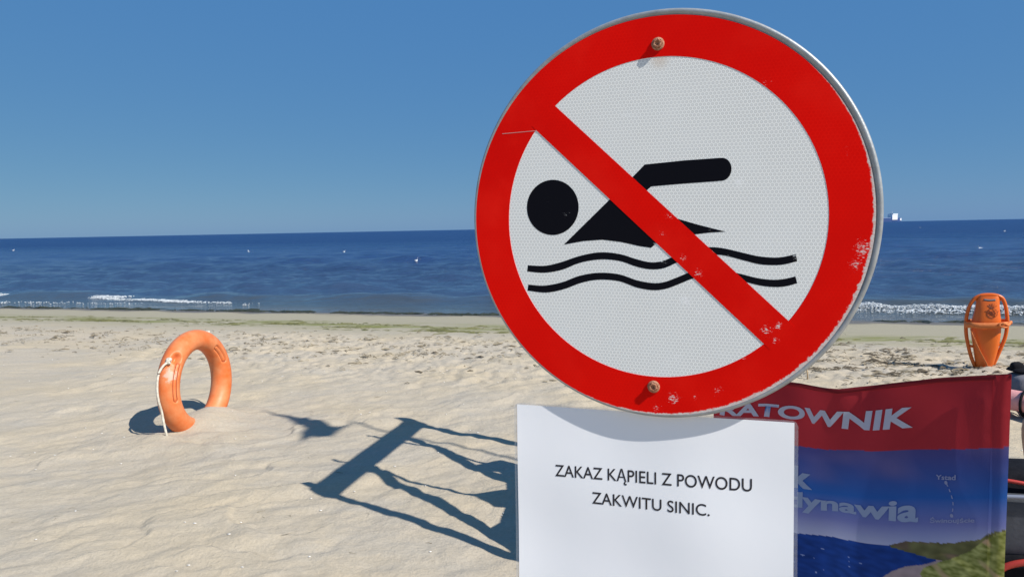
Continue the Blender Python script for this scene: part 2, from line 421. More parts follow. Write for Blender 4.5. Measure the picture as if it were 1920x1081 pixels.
# ------------------------------------------------------------------ litter on the sand (uncountable)
def flakes(n, xy, lo, hi, wfac, lift=.004, curl=.4, seed=0):
    V, F = [], []
    x, y = xy; z = beach_z(x, y)
    for i in range(len(x)):
        Ln = random.uniform(lo, hi) * (1 if random.random() < .85 else 1.8); w = Ln * random.uniform(.5, 1.2) * wfac
        a = random.gauss(-.25, .55); ca, sa = math.cos(a), math.sin(a); k = random.uniform(-curl, curl)
        b = len(V); h = lift * random.uniform(.5, 2.2)
        for u in (-.5, 0, .5):
            px = u * Ln; py = k * Ln * u * u * 2
            ww = w * (1.0 if u == 0 else random.uniform(.2, .7))
            for sgn in (-1, 1):
                qx, qy = px, py + sgn * ww / 2
                V.append((x[i] + qx * ca - qy * sa, y[i] + qx * sa + qy * ca, z[i] + h * (1.5 if u == 0 else random.uniform(.2, 1.1)) + (.35 * ww if sgn > 0 else 0)))
        F += [(b, b + 1, b + 3, b + 2), (b + 2, b + 3, b + 5, b + 4)]
    return V, F
def scatter(n, x0, x1, y0, y1, dens):
    out = []
    while sum(len(a) for a in out) < n:
        x = rng.uniform(x0, x1, 20000); y = rng.uniform(y0, y1, 20000)
        k = rng.random(20000) < dens(x, y); out.append(np.stack([x[k], y[k]], 1))
        if len(out) > 200: break
    a = np.concatenate(out)[:n]; return a[:, 0], a[:, 1]
def d_trample(x, y):
    s = shore_s(x, y); cl = np.clip(.25 + 1.6 * noise(x * 2.6, y * 4.0, 81), 0, 1)
    return np.exp(-((s + 4.9) / .85) ** 2) * cl * np.where(x > 1.8, 1.0, .55)
def d_right(x, y):
    s = shore_s(x, y); cl = np.clip(-.02 + 2.4 * noise(x * 2.2, y * 3.6, 83), 0, 1)
    return np.exp(-((s + 5.0) / 1.1) ** 2) * cl * sst(1.2, 2.2, x)
M_WEED = mat('dried_seaweed', (.060, .046, .028), .9, (.15, .115, .07), 9)
M_WEED2 = mat('pale_dry_stalks', (.16, .125, .075), .9, (.28, .23, .15), 9)
P1 = flakes(0, scatter(1900, -9, 7, 4.0, 11, d_trample), .015, .055, .24, lift=.004)
P2 = flakes(0, scatter(1000, 1.2, 7, 4.0, 9, d_right), .02, .07, .32, lift=.006)
V, F = join([P1, P2]); tag(mesh_obj('seaweed_debris', V, F, M_WEED), kind='stuff')
V, F = flakes(0, scatter(1700, -9, 7, 3.5, 11, d_trample), .02, .08, .22, lift=.006); tag(mesh_obj('dry_stalk_litter', V, F, M_WEED2), kind='stuff')
def d_alg(x, y):
    s = shore_s(x, y) + .65 * sst(-3, 5, shore_t(x, y) - 1.5)
    cl = np.clip(-.05 + 2.2 * noise(shore_t(x, y) * .8, s * 6, 85), 0, 1)
    return np.exp(-((s + 2.45) / .33) ** 2) * cl
M_ALG = mat('green_algae', (.090, .090, .024), .8, (.17, .16, .055), 6)
V, F = flakes(0, scatter(1900, -12, 9, 5, 16, d_alg), .04, .14, .16, lift=.002, curl=.2); tag(mesh_obj('algae_strands', V, F, M_ALG), kind='stuff')
def d_edge(x, y):
    s = shore_s(x, y); return np.exp(-((s + .05 + .12 * noise(shore_t(x, y) * .8, s * 0, 87)) / .09) ** 2) * np.clip(.5 + 1.5 * noise(shore_t(x, y) * 1.1, s * 0, 86), 0, 1)
M_WRACK = mat('wet_seaweed', (.022, .026, .012), .5, (.045, .045, .02), 6)
V, F = flakes(0, scatter(1700, -14, 11, 8.5, 18, d_edge), .05, .20, .25, lift=.006, curl=.2); tag(mesh_obj('wet_seaweed_line', V, F, M_WRACK), kind='stuff')
def d_near(x, y): return np.clip(.3 + noise(x * 1.5, y * 1.5, 88), 0, 1) * np.where(np.abs(x) < .75 * y, 1, .05)
V, F = flakes(0, scatter(280, -4, 1.5, 2.3, 7.5, d_near), .008, .035, .07, lift=.0015); tag(mesh_obj('twig_scraps', V, F, M_WEED2), kind='stuff')
x, y = scatter(230, -5, 3, 2.3, 8, d_near); z = beach_z(x, y)
rr = np.array([[random.uniform(.004, .0095), random.uniform(.003, .006), random.uniform(.0015, .003)] for _ in x])
V, F = blobs(np.stack([x, y, z + .0025], 1), rr)
M_SHELL = mat('shell', (.78, .76, .72), .45, (.62, .58, .52), 50)
tag(mesh_obj('shell_fragments', V, F, M_SHELL, smooth=True), kind='stuff')

# ------------------------------------------------------------------ prohibition sign
SA, SB, SNn = (np.array(v) for v in ((.9254, -.3784, -.0196), (.0149, -.0155, .9998), (-.3786, -.9255, -.0087)))
SCN = np.array([.21666, 1.10655, 1.24879])
def frame_matrix(a, b, n, c):
    return Matrix(((a[0], b[0], n[0], c[0]), (a[1], b[1], n[1], c[1]), (a[2], b[2], n[2], c[2]), (0, 0, 0, 1)))
sign = empty('prohibition_sign', 'large round red and white no swimming sign bolted to a steel post', 'traffic sign', frame_matrix(SA, SB, SNn, SCN))

def chip_nodes(t, coord, centres, base, edge=True, amount=.5):
    """mask of scratches and flaked spots: local patches times streaky noise, plus a ragged worn rim"""
    L = t.links.new
    mp = nd(t, 'ShaderNodeMapping'); mp.inputs['Rotation'].default_value = (0, 0, .7); mp.inputs['Scale'].default_value = (1, 2.6, 1); L(coord, mp.inputs[0])
    n = nd(t, 'ShaderNodeTexNoise', Scale=230.0, Detail=5.0, Roughness=.75); L(mp.outputs[0], n.inputs['Vector'])
    acc = None
    for cx, cy, r, k in centres:
        d = nd(t, 'ShaderNodeVectorMath', operation='DISTANCE'); d.inputs[1].default_value = (cx / 1000, cy / 1000, base); L(coord, d.inputs[0])
        mr = nd(t, 'ShaderNodeMapRange'); mr.interpolation_type = 'SMOOTHSTEP'; mr.inputs[1].default_value = r / 1000; mr.inputs[2].default_value = 0; mr.inputs[4].default_value = k; L(d.outputs['Value'], mr.inputs[0])
        if acc is None: acc = mr.outputs[0]
        else:
            ad = nd(t, 'ShaderNodeMath', operation='MAXIMUM'); L(acc, ad.inputs[0]); L(mr.outputs[0], ad.inputs[1]); acc = ad.outputs[0]
    th = nd(t, 'ShaderNodeMath', operation='MULTIPLY_ADD'); th.inputs[1].default_value = amount; L(acc, th.inputs[0]); L(n.outputs[0], th.inputs[2])
    st = nd(t, 'ShaderNodeMapRange'); st.inputs[1].default_value = .80; st.inputs[2].default_value = .86; L(th.outputs[0], st.inputs[0])
    return st.outputs[0], n
def hex_nodes(t, coord, size):
    L = t.links.new
    def vm(op, a, b=None, s=None):
        n = nd(t, 'ShaderNodeVectorMath', operation=op)
        for i, v in enumerate((a, b)):
            if v is None: continue
            if isinstance(v, tuple): n.inputs[i].default_value = v
            else: L(v, n.inputs[i])
        if s is not None: n.inputs['Scale'].default_value = s
        return n
    def ma(op, a, b=None, c=None):
        n = nd(t, 'ShaderNodeMath', operation=op)
        for i, v in enumerate((a, b, c)):
            if v is None: continue
            if isinstance(v, (int, float)): n.inputs[i].default_value = v
            else: L(v, n.inputs[i])
        return n.outputs[0]
    flat = vm('MULTIPLY', coord, (1 / size, 1 / size, 0)).outputs[0]
    p = vm('ADD', flat, (200, 200 * 1.7320508, 0)).outputs[0]
    R3 = (1, 1.7320508, 1); H3 = (.5, .8660254, 0)
    a = vm('SUBTRACT', vm('MODULO', p, R3).outputs[0], H3).outputs[0]
    b = vm('SUBTRACT', vm('MODULO', vm('SUBTRACT', p, H3).outputs[0], R3).outputs[0], H3).outputs[0]
    fa = vm('MULTIPLY', a, (1, 1, 0)).outputs[0]; fb = vm('MULTIPLY', b, (1, 1, 0)).outputs[0]
    la = vm('LENGTH', fa).outputs['Value']; lb = vm('LENGTH', fb).outputs['Value']
    sel = ma('LESS_THAN', la, lb)
    mx = nd(t, 'ShaderNodeMix', data_type='VECTOR'); L(sel, mx.inputs[0]); L(fb, mx.inputs[4]); L(fa, mx.inputs[5])
    g = vm('ABSOLUTE', mx.outputs[1]).outputs[0]
    sp = nd(t, 'ShaderNodeSeparateXYZ'); L(g, sp.inputs[0])
    return ma('MAXIMUM', sp.outputs[0], ma('MULTIPLY_ADD', sp.outputs[1], .8660254, ma('MULTIPLY', sp.outputs[0], .5)))

def sign_mat(name, kind):
    m = bpy.data.materials.new(name); m.use_nodes = True; t = m.node_tree; p = t.nodes['Principled BSDF']; L = t.links.new
    tc = nd(t, 'ShaderNodeTexCoord'); co = tc.outputs['Object']
    def mix(f, a, b):
        x = nd(t, 'ShaderNodeMix', data_type='RGBA')
        if isinstance(f, float): x.inputs[0].default_value = f
        else: L(f, x.inputs[0])
        for k, v in ((6, a), (7, b)):
            if isinstance(v, tuple): x.inputs[k].default_value = (*v, 1)
            else: L(v, x.inputs[k])
        return x.outputs[2]
    def rr(src, a, b):
        r = nd(t, 'ShaderNodeMapRange'); r.interpolation_type = 'SMOOTHSTEP'; r.inputs[1].default_value = a; r.inputs[2].default_value = b; L(src, r.inputs[0]); return r.outputs[0]
    p.inputs['Specular IOR Level'].default_value = .05
    hx = hex_nodes(t, co, .0056)
    line = rr(hx, .36, .44)
    n = nd(t, 'ShaderNodeTexNoise', Scale=9.0, Detail=5.0); L(co, n.inputs['Vector'])
    p.inputs['Roughness'].default_value = .38
    if kind == 'white':
        c = mix(line, (.675, .675, .635), (.93, .93, .89))
        dot_ = rr(hx, .22, .12); ce = mix(dot_, c, (.76, .765, .75))
        c = mix(rr(n.outputs[0], .35, .75), ce, mix(.82, (.86, .875, .86), ce))
        msk, _ = chip_nodes(t, co, [(118, 52, 26, 1), (92, 12, 24, .8), (60, 0, 20, .7), (150, 30, 20, .7), (45, -118, 30, 1), (65, -135, 22, .9), (40, -165, 25, .8), (35, -205, 25, .9), (-35, -35, 15, .7), (120, -60, 18, .6), (30, 120, 30, .6), (-60, 110, 22, .5)], .0006, amount=.30)
        c = mix(msk, c, (.93, .93, .92))
        ms = nd(t, 'ShaderNodeMapping'); ms.inputs['Rotation'].default_value = (0, 0, 1.1); ms.inputs['Scale'].default_value = (1.2, 14, 1); L(co, ms.inputs[0])
        ns_ = nd(t, 'ShaderNodeTexNoise', Scale=10.0, Detail=8.0, Roughness=.7); L(ms.outputs[0], ns_.inputs['Vector'])
        sf = nd(t, 'ShaderNodeMath', operation='MULTIPLY'); sf.inputs[1].default_value = .55; L(rr(ns_.outputs[0], .60, .72), sf.inputs[0])
        c = mix(sf.outputs[0], c, (.90, .90, .88))
        dd_ = nd(t, 'ShaderNodeVectorMath', operation='DISTANCE'); dd_.inputs[1].default_value = (.002, .233, .0006); L(co, dd_.inputs[0])
        ru = nd(t, 'ShaderNodeMath', operation='MULTIPLY'); ru.inputs[1].default_value = .40; L(rr(dd_.outputs['Value'], .020, .002), ru.inputs[0])
        c = mix(ru.outputs[0], c, (.58, .42, .28))
    elif kind == 'red':
        c = mix(line, (.80, .0040, .0012), (.86, .0060, .0020)); n3 = nd(t, 'ShaderNodeTexNoise', Scale=3.2, Detail=6.0, Roughness=.6); L(co, n3.inputs['Vector'])
        c = mix(rr(n3.outputs[0], .3, .75), c, (.70, .0035, .0015)); c = mix(rr(n.outputs[0], .45, .85), c, (.86, .013, .006))
        msk, nz = chip_nodes(t, co, [(282, -40, 30, 1), (272, -60, 20, 1), (160, -158, 20, 1), (176, -150, 14, 1), (172, -172, 14, .9), (128, -196, 18, .9), (30, -268, 22, 1), (5, -285, 18, .8), (62, -262, 12, .8), (40, -55, 16, .9), (62, -78, 16, .9), (48, -98, 14, .9), (85, -45, 12, .9), (10, -20, 14, .8), (20, 5, 14, .8), (230, -190, 22, .7), (-225, 5, 10, .7), (215, 60, 24, .7), (150, 190, 24, .6), (255, 90, 30, .55), (95, -250, 20, .8)], .0012, amount=.315)
        # ragged worn edge, worse towards the lower right and upper right of the disc
        ln = nd(t, 'ShaderNodeVectorMath', operation='LENGTH'); L(co, ln.inputs[0])
        sx = nd(t, 'ShaderNodeSeparateXYZ'); L(co, sx.inputs[0])
        dr = nd(t, 'ShaderNodeMath', operation='MULTIPLY_ADD'); dr.inputs[1].default_value = -.75; L(sx.outputs[1], dr.inputs[0]); L(sx.outputs[0], dr.inputs[2])
        side = nd(t, 'ShaderNodeMapRange'); side.inputs[1].default_value = -.10; side.inputs[2].default_value = .34; side.inputs[3].default_value = .0; side.inputs[4].default_value = .0135; L(dr.outputs[0], side.inputs[0])
        n2 = nd(t, 'ShaderNodeTexNoise', Scale=95.0, Detail=7.0, Roughness=.75); L(co, n2.inputs['Vector'])
        wm = nd(t, 'ShaderNodeMath', operation='MULTIPLY'); L(n2.outputs[0], wm.inputs[0]); L(side.outputs[0], wm.inputs[1])
        e = nd(t, 'ShaderNodeMath', operation='ADD'); L(ln.outputs['Value'], e.inputs[0]); L(wm.outputs[0], e.inputs[1])
        ed = rr(e.outputs[0], .2965, .2985)
        mm = nd(t, 'ShaderNodeMath', operation='MAXIMUM'); L(msk, mm.inputs[0]); L(ed, mm.inputs[1])
        c = mix(mm.outputs[0], c, mix(rr(nz.outputs[0], .35, .6), (.62, .40, .34), (.70, .66, .62)))
        p.inputs['Roughness'].default_value = .42
    else:
        c = (.0055, .0055, .0085)
        msk, _ = chip_nodes(t, co, [(0, -36, 7, 1), (12, -62, 14, .9), (195, -52, 9, 1), (78, -12, 14, .7), (-140, 10, 16, .7), (-170, 30, 14, .55), (105, -52, 10, .7)], .001, amount=.34)
        c = mix(msk, c, (.45, .46, .46))
    L(c, p.inputs['Base Color'])
    b = nd(t, 'ShaderNodeBump', Strength=.06, Distance=.001); L(n.outputs[0], b.inputs['Height']); L(b.outputs[0], p.inputs['Normal'])
    return m
M_ZINC = mat('galvanised_steel', (.30, .31, .31), .45, (.40, .41, .41), 30, metal=.35, bump=.12, bscale=160)
pv, pf = lathe([(.0005, -.0012), (.2935, -.0012), (.2955, .0004), (.2985, .0012), (.3008, .0000), (.3020, -.0030), (.3022, -.0100), (.3008, -.0125), (.285, -.0125), (.283, -.0100), (.0005, -.0035)], 192)
plate = mesh_obj('sign_plate', pv, pf, M_ZINC, sign, True); plate.location = (.0022, .0026, 0)
circ = lambda r, n=160: [(r * math.cos(2 * PI * i / n), r * math.sin(2 * PI * i / n)) for i in range(n)]
bm_obj('white_panel', poly_prism(circ(.2376), -.0010, .0006), sign_mat('sign_white_sheeting', 'white'), sign)
M_RED = sign_mat('sign_red_sheeting', 'red')
bm = bmesh.new(); N = 192
ri = [bm.verts.new((.2368 * math.cos(2 * PI * i / N), .2368 * math.sin(2 * PI * i / N), .0010)) for i in range(N)]
ro = [bm.verts.new((.2948 * math.cos(2 * PI * i / N), .2948 * math.sin(2 * PI * i / N), .0010)) for i in range(N)]
rb = [bm.verts.new((.2368 * math.cos(2 * PI * i / N), .2368 * math.sin(2 * PI * i / N), .0004)) for i in range(N)]
for i in range(N):
    j = (i + 1) % N; bm.faces.new((ri[i], ro[i], ro[j], ri[j])); bm.faces.new((rb[i], ri[i], ri[j], rb[j]))
bm_obj('red_ring', bm, M_RED, sign)
bar = [(-.1553 - .009, .1722 + .0087), (-.1879 - .009, .1380 + .0087), (.1569 + .009, -.1761 - .0087), (.1888 + .009, -.1414 - .0087)]
bm_obj('diagonal_bar', poly_prism(bar, .0010, .00125), M_RED, sign)
M_BLK = sign_mat('sign_black_print', 'black')
symb = tag(bm_obj('swimmer_symbol', poly_prism([(-.163 + .0429 * math.cos(2 * PI * i / 64), .0198 + .0430 * math.sin(2 * PI * i / 64)) for i in range(64)], .0006,   .0008), M_BLK, sign), 'black round swimmer head')
arm_end = [(.0929 + .0167 * math.cos(math.radians(a)) * .83, .0718 + .0163 * math.sin(math.radians(a))) for a in range(84, -98, -12)]
body = [(-.1441, -.0381), (-.0704, .0317), (-.0370, .0631), (-.0180, .0820), (.0403, .0862), (.0880, .0880)] + arm_end + [(.0880, .0552), (.0409, .0527), (-.0077, .0496), (-.0148, .0436), (.0308, .0020), (.0579, -.0061), (.1001, -.0170), (.0778, -.0185), (.0552, -.0214), (.0300, -.0260), (.0028, -.0335), (-.0069, -.0415), (-.0239, -.0393), (-.0528, -.0332), (-.0822, -.0300), (-.1121, -.0323)]
bm_obj('swimmer_symbol', poly_prism(body, .0006,   .0008), M_BLK, sign)
def stripe(top, bot):
    T = [tuple(p / 1000 for p in q) for q in top]; B = [tuple(p / 1000 for p in q) for q in bot]
    T = catmull(T, 5); B = catmull(B, 5)
    n = min(len(T), len(B)); bm = bmesh.new(); row_ = []
    for i in range(n):
        a, b = T[int(i * (len(T) - 1) / (n - 1))], B[int(i * (len(B) - 1) / (n - 1))]
        row_.append((bm.verts.new((a[0], a[1],   .0008)), bm.verts.new((b[0], b[1],   .0008)), bm.verts.new((a[0], a[1], .0006)), bm.verts.new((b[0], b[1], .0006))))
    for p, q in zip(row_[:-1], row_[1:]):
        bm.faces.new((p[0], p[1], q[1], q[0])); bm.faces.new((p[2], p[0], q[0], q[2])); bm.faces.new((p[1], p[3], q[3], q[1]))
    bmesh.ops.recalc_face_normals(bm, faces=bm.faces)
    return bm
w1t = [(-204.2, -71.6), (-176.7, -72.0), (-150.3, -66.2), (-118.0, -55.4), (-86.4, -49.4), (-55.4, -51.4), (-27.9, -59.1), (-6.9, -63.2), (10.8, -60.8), (30, -52.5), (54, -42.5), (78.2, -39.6), (97.7, -40.9), (120.8, -46.0), (143.6, -51.2), (164.1, -53.2), (178.8, -52.2), (195.9, -48.1)]
w1b = [(-205.6, -81.5), (-176.7, -83.0), (-147.0, -77.6), (-118.0, -66.2), (-86.3, -60.4), (-55.3, -62.0), (-27.8, -70.4), (-5.3, -73.8), (14, -71.1), (34, -61.8), (56, -53.0), (80, -50.4), (100, -51.4), (123.8, -57.2), (147.6, -62.9), (168.1, -63.9), (182.7, -62.2), (198.1, -57.7)]
w2t = [(-203.6, -102.7), (-176.7, -103.5), (-147.0, -97.3), (-117.9, -86.2), (-86.2, -80.8), (-55.1, -82.5), (-27.6, -90.8), (-3.5, -94.3), (14, -92.2), (33, -84.6), (54, -75.6), (78, -71.6), (99, -72.6), (122, -77.2), (146, -82.8), (166, -84.6), (181.5, -83.1), (196.4, -79.0)]
w2b = [(-205.0, -112.4), (-173.4, -114.5), (-143.7, -108.1), (-114.6, -97.0), (-86.1, -91.5), (-55.0, -93.1), (-27.4, -101.9), (-3.4, -105.0), (16, -102.4), (36, -94.4), (57, -85.4), (80, -82.4), (102, -82.8), (126, -87.8), (150.3, -93.4), (169.0, -94.8), (183.6, -93.4), (199.1, -88.6)]
bm_obj('wave_symbol', stripe(w1t, w1b), M_BLK, sign); bm_obj('wave_symbol', stripe(w2t, w2b), M_BLK, sign)
# a hairline joint in the red film at the left of the ring
bm_obj('film_joint', poly_prism([(-.2475, .1370), (-.1885, .1392), (-.1885, .1399), (-.2475, .1378)], .0010, .00125), mat('film_joint_white', (.62, .34, .30), .5), sign)
# bolts
M_RUST = mat('rusty_bolt', (.30, .115, .055), .62, (.50, .26, .16), 180, bump=.5, bscale=600, metal=.25)
def bolt(cx, cy, rot):
    wv, wf = lathe([(.0094, .0012), (.0094, .0026), (.0086, .0034), (.0066, .0040)], 28)
    b_ = mesh_obj('bolt', *join([(wv, wf)]), M_RUST, sign, True); b_.location = (cx, cy, 0)
    hv = []; prof = [(.0068, .0036), (.0068, .0066), (.0060, .0078), (.0038, .0078), (.0030, .0052), (.0006, .0050)]
    for r, z in prof:
        for k in range(6): hv.append((r * math.cos(k * PI / 3 + rot), r * math.sin(k * PI / 3 + rot), z))
    hf = [(j * 6 + k, j * 6 + (k + 1) % 6, (j + 1) * 6 + (k + 1) % 6, (j + 1) * 6 + k) for j in range(len(prof) - 1) for k in range(6)]
    hd = mesh_obj('bolt_head', hv, hf, M_RUST, b_); bevel(hd, .0006, 2)
bolt(-.0007, .2548, .3); bolt(.0002, -.2521, .8)
# post and clamps behind the disc
pin = np.array([0, 0, -.052])
post_w = SCN + pin[2] * SNn
V, F = tube([(post_w[0], post_w[1], -.6), (post_w[0], post_w[1], 1.50)], .028, 24)
post = mesh_obj('post', V, F, M_ZINC, None, True); post.parent = sign; post.matrix_parent_inverse = frame_matrix(SA, SB, SNn, SCN).inverted()
for yy in (.2548, -.2521):
    V, F = join([box((0, yy, -.0185), (.10, .03, .011)), box((0, yy, -.084), (.09, .03, .006)), box((-.040, yy, -.054), (.006, .03, .06)), box((.040, yy, -.054), (.006, .03, .06))])
    mesh_obj('clamp', V, F, M_ZINC, sign)

# ------------------------------------------------------------------ laminated paper notice
PA, PB, PN, PC = (np.array(v) for v in ((.9359, -.3522, .0040), (.0033, .0201, .9998), (-.3522, -.9357, .0200), (.2049, 1.1286, .9510)))
notice = empty('paper_notice', 'laminated white paper notice with black Polish lettering hung under the round sign', 'notice', frame_matrix(PA, PB, PN, PC))
def paper_w(x, y): return .0018 * math.sin(x * 15 + .6) + .0005 * math.sin(x * 34 + y * 6) + .004 * (abs(x) / .21) ** 3 * (-y) + .0006 * math.sin(y * 30 + x * 9)
def sheet(hw, top, bot, dz, nx=56, ny=36, round_=0.0):
    V, F = [], []
    for j in range(ny + 1):
        for i in range(nx + 1):
            x = -hw + 2 * hw * i / nx; y = top + (bot - top) * j / ny
            if round_:
                for cy in (top - round_, bot + round_):
                    for cx in (-hw + round_, hw - round_):
                        if (x - cx) * np.sign(cx) > 0 and (y - cy) * (1 if cy > (top + bot) / 2 else -1) > 0:
                            d = math.hypot(x - cx, y - cy)
                            if d > round_: x = cx + (x - cx) * round_ / d; y = cy + (y - cy) * round_ / d
            V.append((x, y, paper_w(x, y) + dz))
    for j in range(ny):
        for i in range(nx):
            a = j * (nx + 1) + i; F.append((a, a + nx + 1, a + nx + 2, a + 1))
    return V, F
M_PAPER = mat('printer_paper', (.91, .91, .925), .34, (.895, .90, .915), 5, bump=.03, bscale=30, spec=.45)
pl = mesh_obj('paper_sheet', *sheet(.21462, 0, -.303, .0, 120, 80), M_PAPER, notice, False)
md = pl.modifiers.new('thickness', 'SOLIDIFY'); md.thickness = .0004; md.offset = -1
M_LAM = bpy.data.materials.new('laminate_film'); M_LAM.use_nodes = True
t = M_LAM.node_tree; t.nodes.clear(); o_ = nd(t, 'ShaderNodeOutputMaterial'); tr = nd(t, 'ShaderNodeBsdfTransparent'); tr.inputs[0].default_value = (.90, .91, .93, 1)
gl = nd(t, 'ShaderNodeBsdfPrincipled'); gl.inputs['Base Color'].default_value = (.62, .64, .68, 1); gl.inputs['Roughness'].default_value = .25
fz = nd(t, 'ShaderNodeTexNoise', Scale=60.0, Detail=3.0); fr2 = nd(t, 'ShaderNodeMapRange'); fr2.inputs[3].default_value = .12; fr2.inputs[4].default_value = .30
mxs = nd(t, 'ShaderNodeMixShader'); t.links.new(fz.outputs[0], fr2.inputs[0]); t.links.new(fr2.outputs[0], mxs.inputs[0]); t.links.new(tr.outputs[0], mxs.inputs[1]); t.links.new(gl.outputs[0], mxs.inputs[2]); t.links.new(mxs.outputs[0], o_.inputs[0])
mesh_obj('laminate_film', *sheet(.2200, .0030, -.308, -.0009, round_=.009), M_LAM, notice, True)
M_INK = mat('black_ink', (.016, .014, .020), .45)
def paper_text(body, x0, x1, yb0, yb1, capL, capR):
    bm = text_mesh(body, .006, 24)
    caps = max(v.co.y for v in bm.verts) if 'Ą' not in body else .70
    for v in bm.verts:
        f = v.co.x; x = x0 + (x1 - x0) * f; y = yb0 + (yb1 - yb0) * f + v.co.y / CAPH * (capL + (capR - capL) * f)
        v.co = (x, y, paper_w(x, y) + .0004)
    return bm_obj('lettering', bm, M_INK, pl)
_b = text_mesh('H'); CAPH = max(v.co.y for v in _b.verts); _b.free()
paper_text('ZAKAZ KĄPIELI Z POWODU', -.1495, .1564, -.1135, -.1075, .0185, .0189)
paper_text('ZAKWITU SINIC.', -.0879, .0957, -.1522, -.1507, .0186, .0172)

# ------------------------------------------------------------------ windbreak banner
B0 = np.array([.4486, 2.1093]); BD = np.array([1.0216 - .5514, 1.5 - 2.0]); BD = BD / np.hypot(*BD)
BNn = np.array([BD[1], -BD[0]]); BLEN = .8364
tp_s = [0, .2447, .3625, .431, .4959, .5693, .6381, .703, .7644, .8129, .8299, .84]; tp_z = [.815, .835, .8386, .8401, .8429, .8586, .8783, .8956, .9074, .9161, .9195, .9205]
st_s = [0, .3923, .4727, .5722, .7069, .8077, .8343, .84]; st_z = [.655, .6821, .6918, .7085, .7390, .7633, .7699, .771]
bt_s = [0, .3825, .6481, .8425]; bt_z = [.20, .22, .24, .25]
def cz(s, xs, zs): return np.interp(s, xs, zs)
def ban_off(s, z):
    s = np.asarray(s, float); z = np.asarray(z, float)
    w = .0045 * np.sin(s * 21 + z * 5) + .003 * np.sin(s * 43 - z * 9 + 1) + .010 * np.sin((s - .1) * 4.2)
    top = cz(s, tp_s, tp_z)
    w = w + .006 * np.exp(-((top - z) / .05) ** 2) * np.sin(s * 30)
    e = np.maximum(.812 - s, 0)                                    # the lower outer corner billows towards the viewer beside its pole
    return w * sst(-.02, .05, .84 - s) + .40 * e * np.exp(-(e / .13) ** 2) * sst(.60, .44, z)
def ban_pt(s, z, d=0.0):
    o = ban_off(s, z) + d
    return np.stack([B0[0] + BD[0] * s + BNn[0] * o, B0[1] + BD[1] * s + BNn[1] * o, z + 0 * s], -1)
wind = empty('windbreak', 'cloth windbreak printed red over a blue seascape standing behind the paper notice', 'windbreak', loc=(float(B0[0]), float(B0[1]), 0))
WINV = Matrix.Translation(Vector((-float(B0[0]), -float(B0[1]), 0)))
ns, nz = 330, 300
sg = np.linspace(.15, BLEN - .028, ns); vv = np.linspace(0, 1, nz)
Sg, Vg = np.meshgrid(sg, vv)
Tz, Bz = cz(Sg, tp_s, tp_z), cz(Sg, bt_s, bt_z)
Zg = Tz + (Bz - Tz) * Vg
def print_col(S, Z):
    stz = cz(S, st_s, st_z)
    C = np.zeros(S.shape + (3,))
    d = stz - Z
    c0, c1, c2, c3 = (np.array(c) for c in ((.070, .062, .215), (.022, .110, .40), (.17, .19, .44), (.42, .44, .62)))
    base = cz(S, [.36, .62, .84], [.455, .497, .56]); f = np.clip((stz - Z) / (stz - base + 1e-6), 0, 1)[..., None]
    sky = np.where(f < .5, c0 + (c1 - c0) * (f / .5), np.where(f < .78, c1 + (c2 - c1) * ((f - .5) / .28), c2 + (c3 - c2) * ((f - .78) / .22)))
    cl = np.clip(noise(S * 5, Z * 11, 91) + .5 * noise(S * 13, Z * 25, 92), 0, 1)[..., None] * sst(.55, .2, f)
    sky = sky * (1 - .9 * cl) + np.array([.16, .13, .30]) * .9 * cl
    C[:] = sky
    sea_t = cz(S, [.30, .3638, .3824, .4859, .5521, .5944, .6149, .75], [.44, .4529, .4562, .4753, .485, .4912, .4964, .50])
    sea_ = np.array([.012, .050, .25]) * (1 + .5 * noise(S * 30, Z * 90, 93)[..., None])
    fl = (noise(S * 60, Z * 170, 94) > .50) & (noise(S * 7, Z * 9, 98) > -.05) & (Z < sea_t - .03)
    sea_ = np.where(fl[..., None], np.array([.28, .36, .62]), sea_)
    C = np.where((Z < sea_t)[..., None], sea_, C)
    hill = cz(S, [.60, .6149, .6324, .6497, .6932, .7441, .762, .7926, .8051, .8155, .84], [.3, .4964, .5064, .5158, .5267, .5395, .5483, .5593, .5753, .5848, .5955]) + .002 * noise(S * 90, S * 0, 95)
    shore = cz(S, [.60, .6149, .6453, .682, .7129, .73, .84], [.486, .4925, .4925, .4945, .4955, .497, .50])
    hc = np.array([.15, .14, .055]) * (1 + .8 * noise(S * 40, Z * 60, 96)[..., None])
    hc = hc * (1 - .6 * sst(.0, .3, noise(S * 17, Z * 40, 99))[..., None]) + np.array([.17, .10, .09]) * .6 * sst(.0, .3, noise(S * 17, Z * 40, 99))[..., None]
    C = np.where(((Z < hill) & (Z > shore))[..., None], hc, C)
    # sandy shore path curling down and dune grass in the corner
    edge = cz(Z, [.22, .38, .4106, .4374, .4597, .4777, .4925], [.54, .575, .596, .6212, .6509, .6896, .7129])
    sandc = np.array([.40, .30, .30]) * (1 + .3 * noise(S * 60, Z * 60, 97)[..., None])
    C = np.where(((Z < shore) & (S > edge))[..., None], sandc, C)
    dune = cz(Z, [.22, .40, .4443, .4551, .471, .4957, .5004, .53, .56, .60], [.70, .700, .6952, .6829, .6897, .7245, .735, .775, .80, .84])
    gz = noise(S * 45, Z * 95, 100) + .6 * noise(S * 110, Z * 200, 101)
    gr = np.array([.27, .28, .08]) + np.clip(gz, -.5, 1)[..., None] * np.array([.30, .28, .12])
    sp = sst(.12, .4, noise(S * 24 + Z * 12, Z * 22, 102))[..., None]
    gr = gr * (1 - sp) + np.array([.50, .34, .20]) * sp
    C = np.where(((S > dune) & (Z < hill - .002))[..., None], gr, C)
    red = np.array([.40, .026, .036]) * (1 + .10 * noise(S * 9, Z * 9, 103)[..., None])
    C = np.where((Z > stz)[..., None], red, C)
    return np.clip(C, .004, .9)
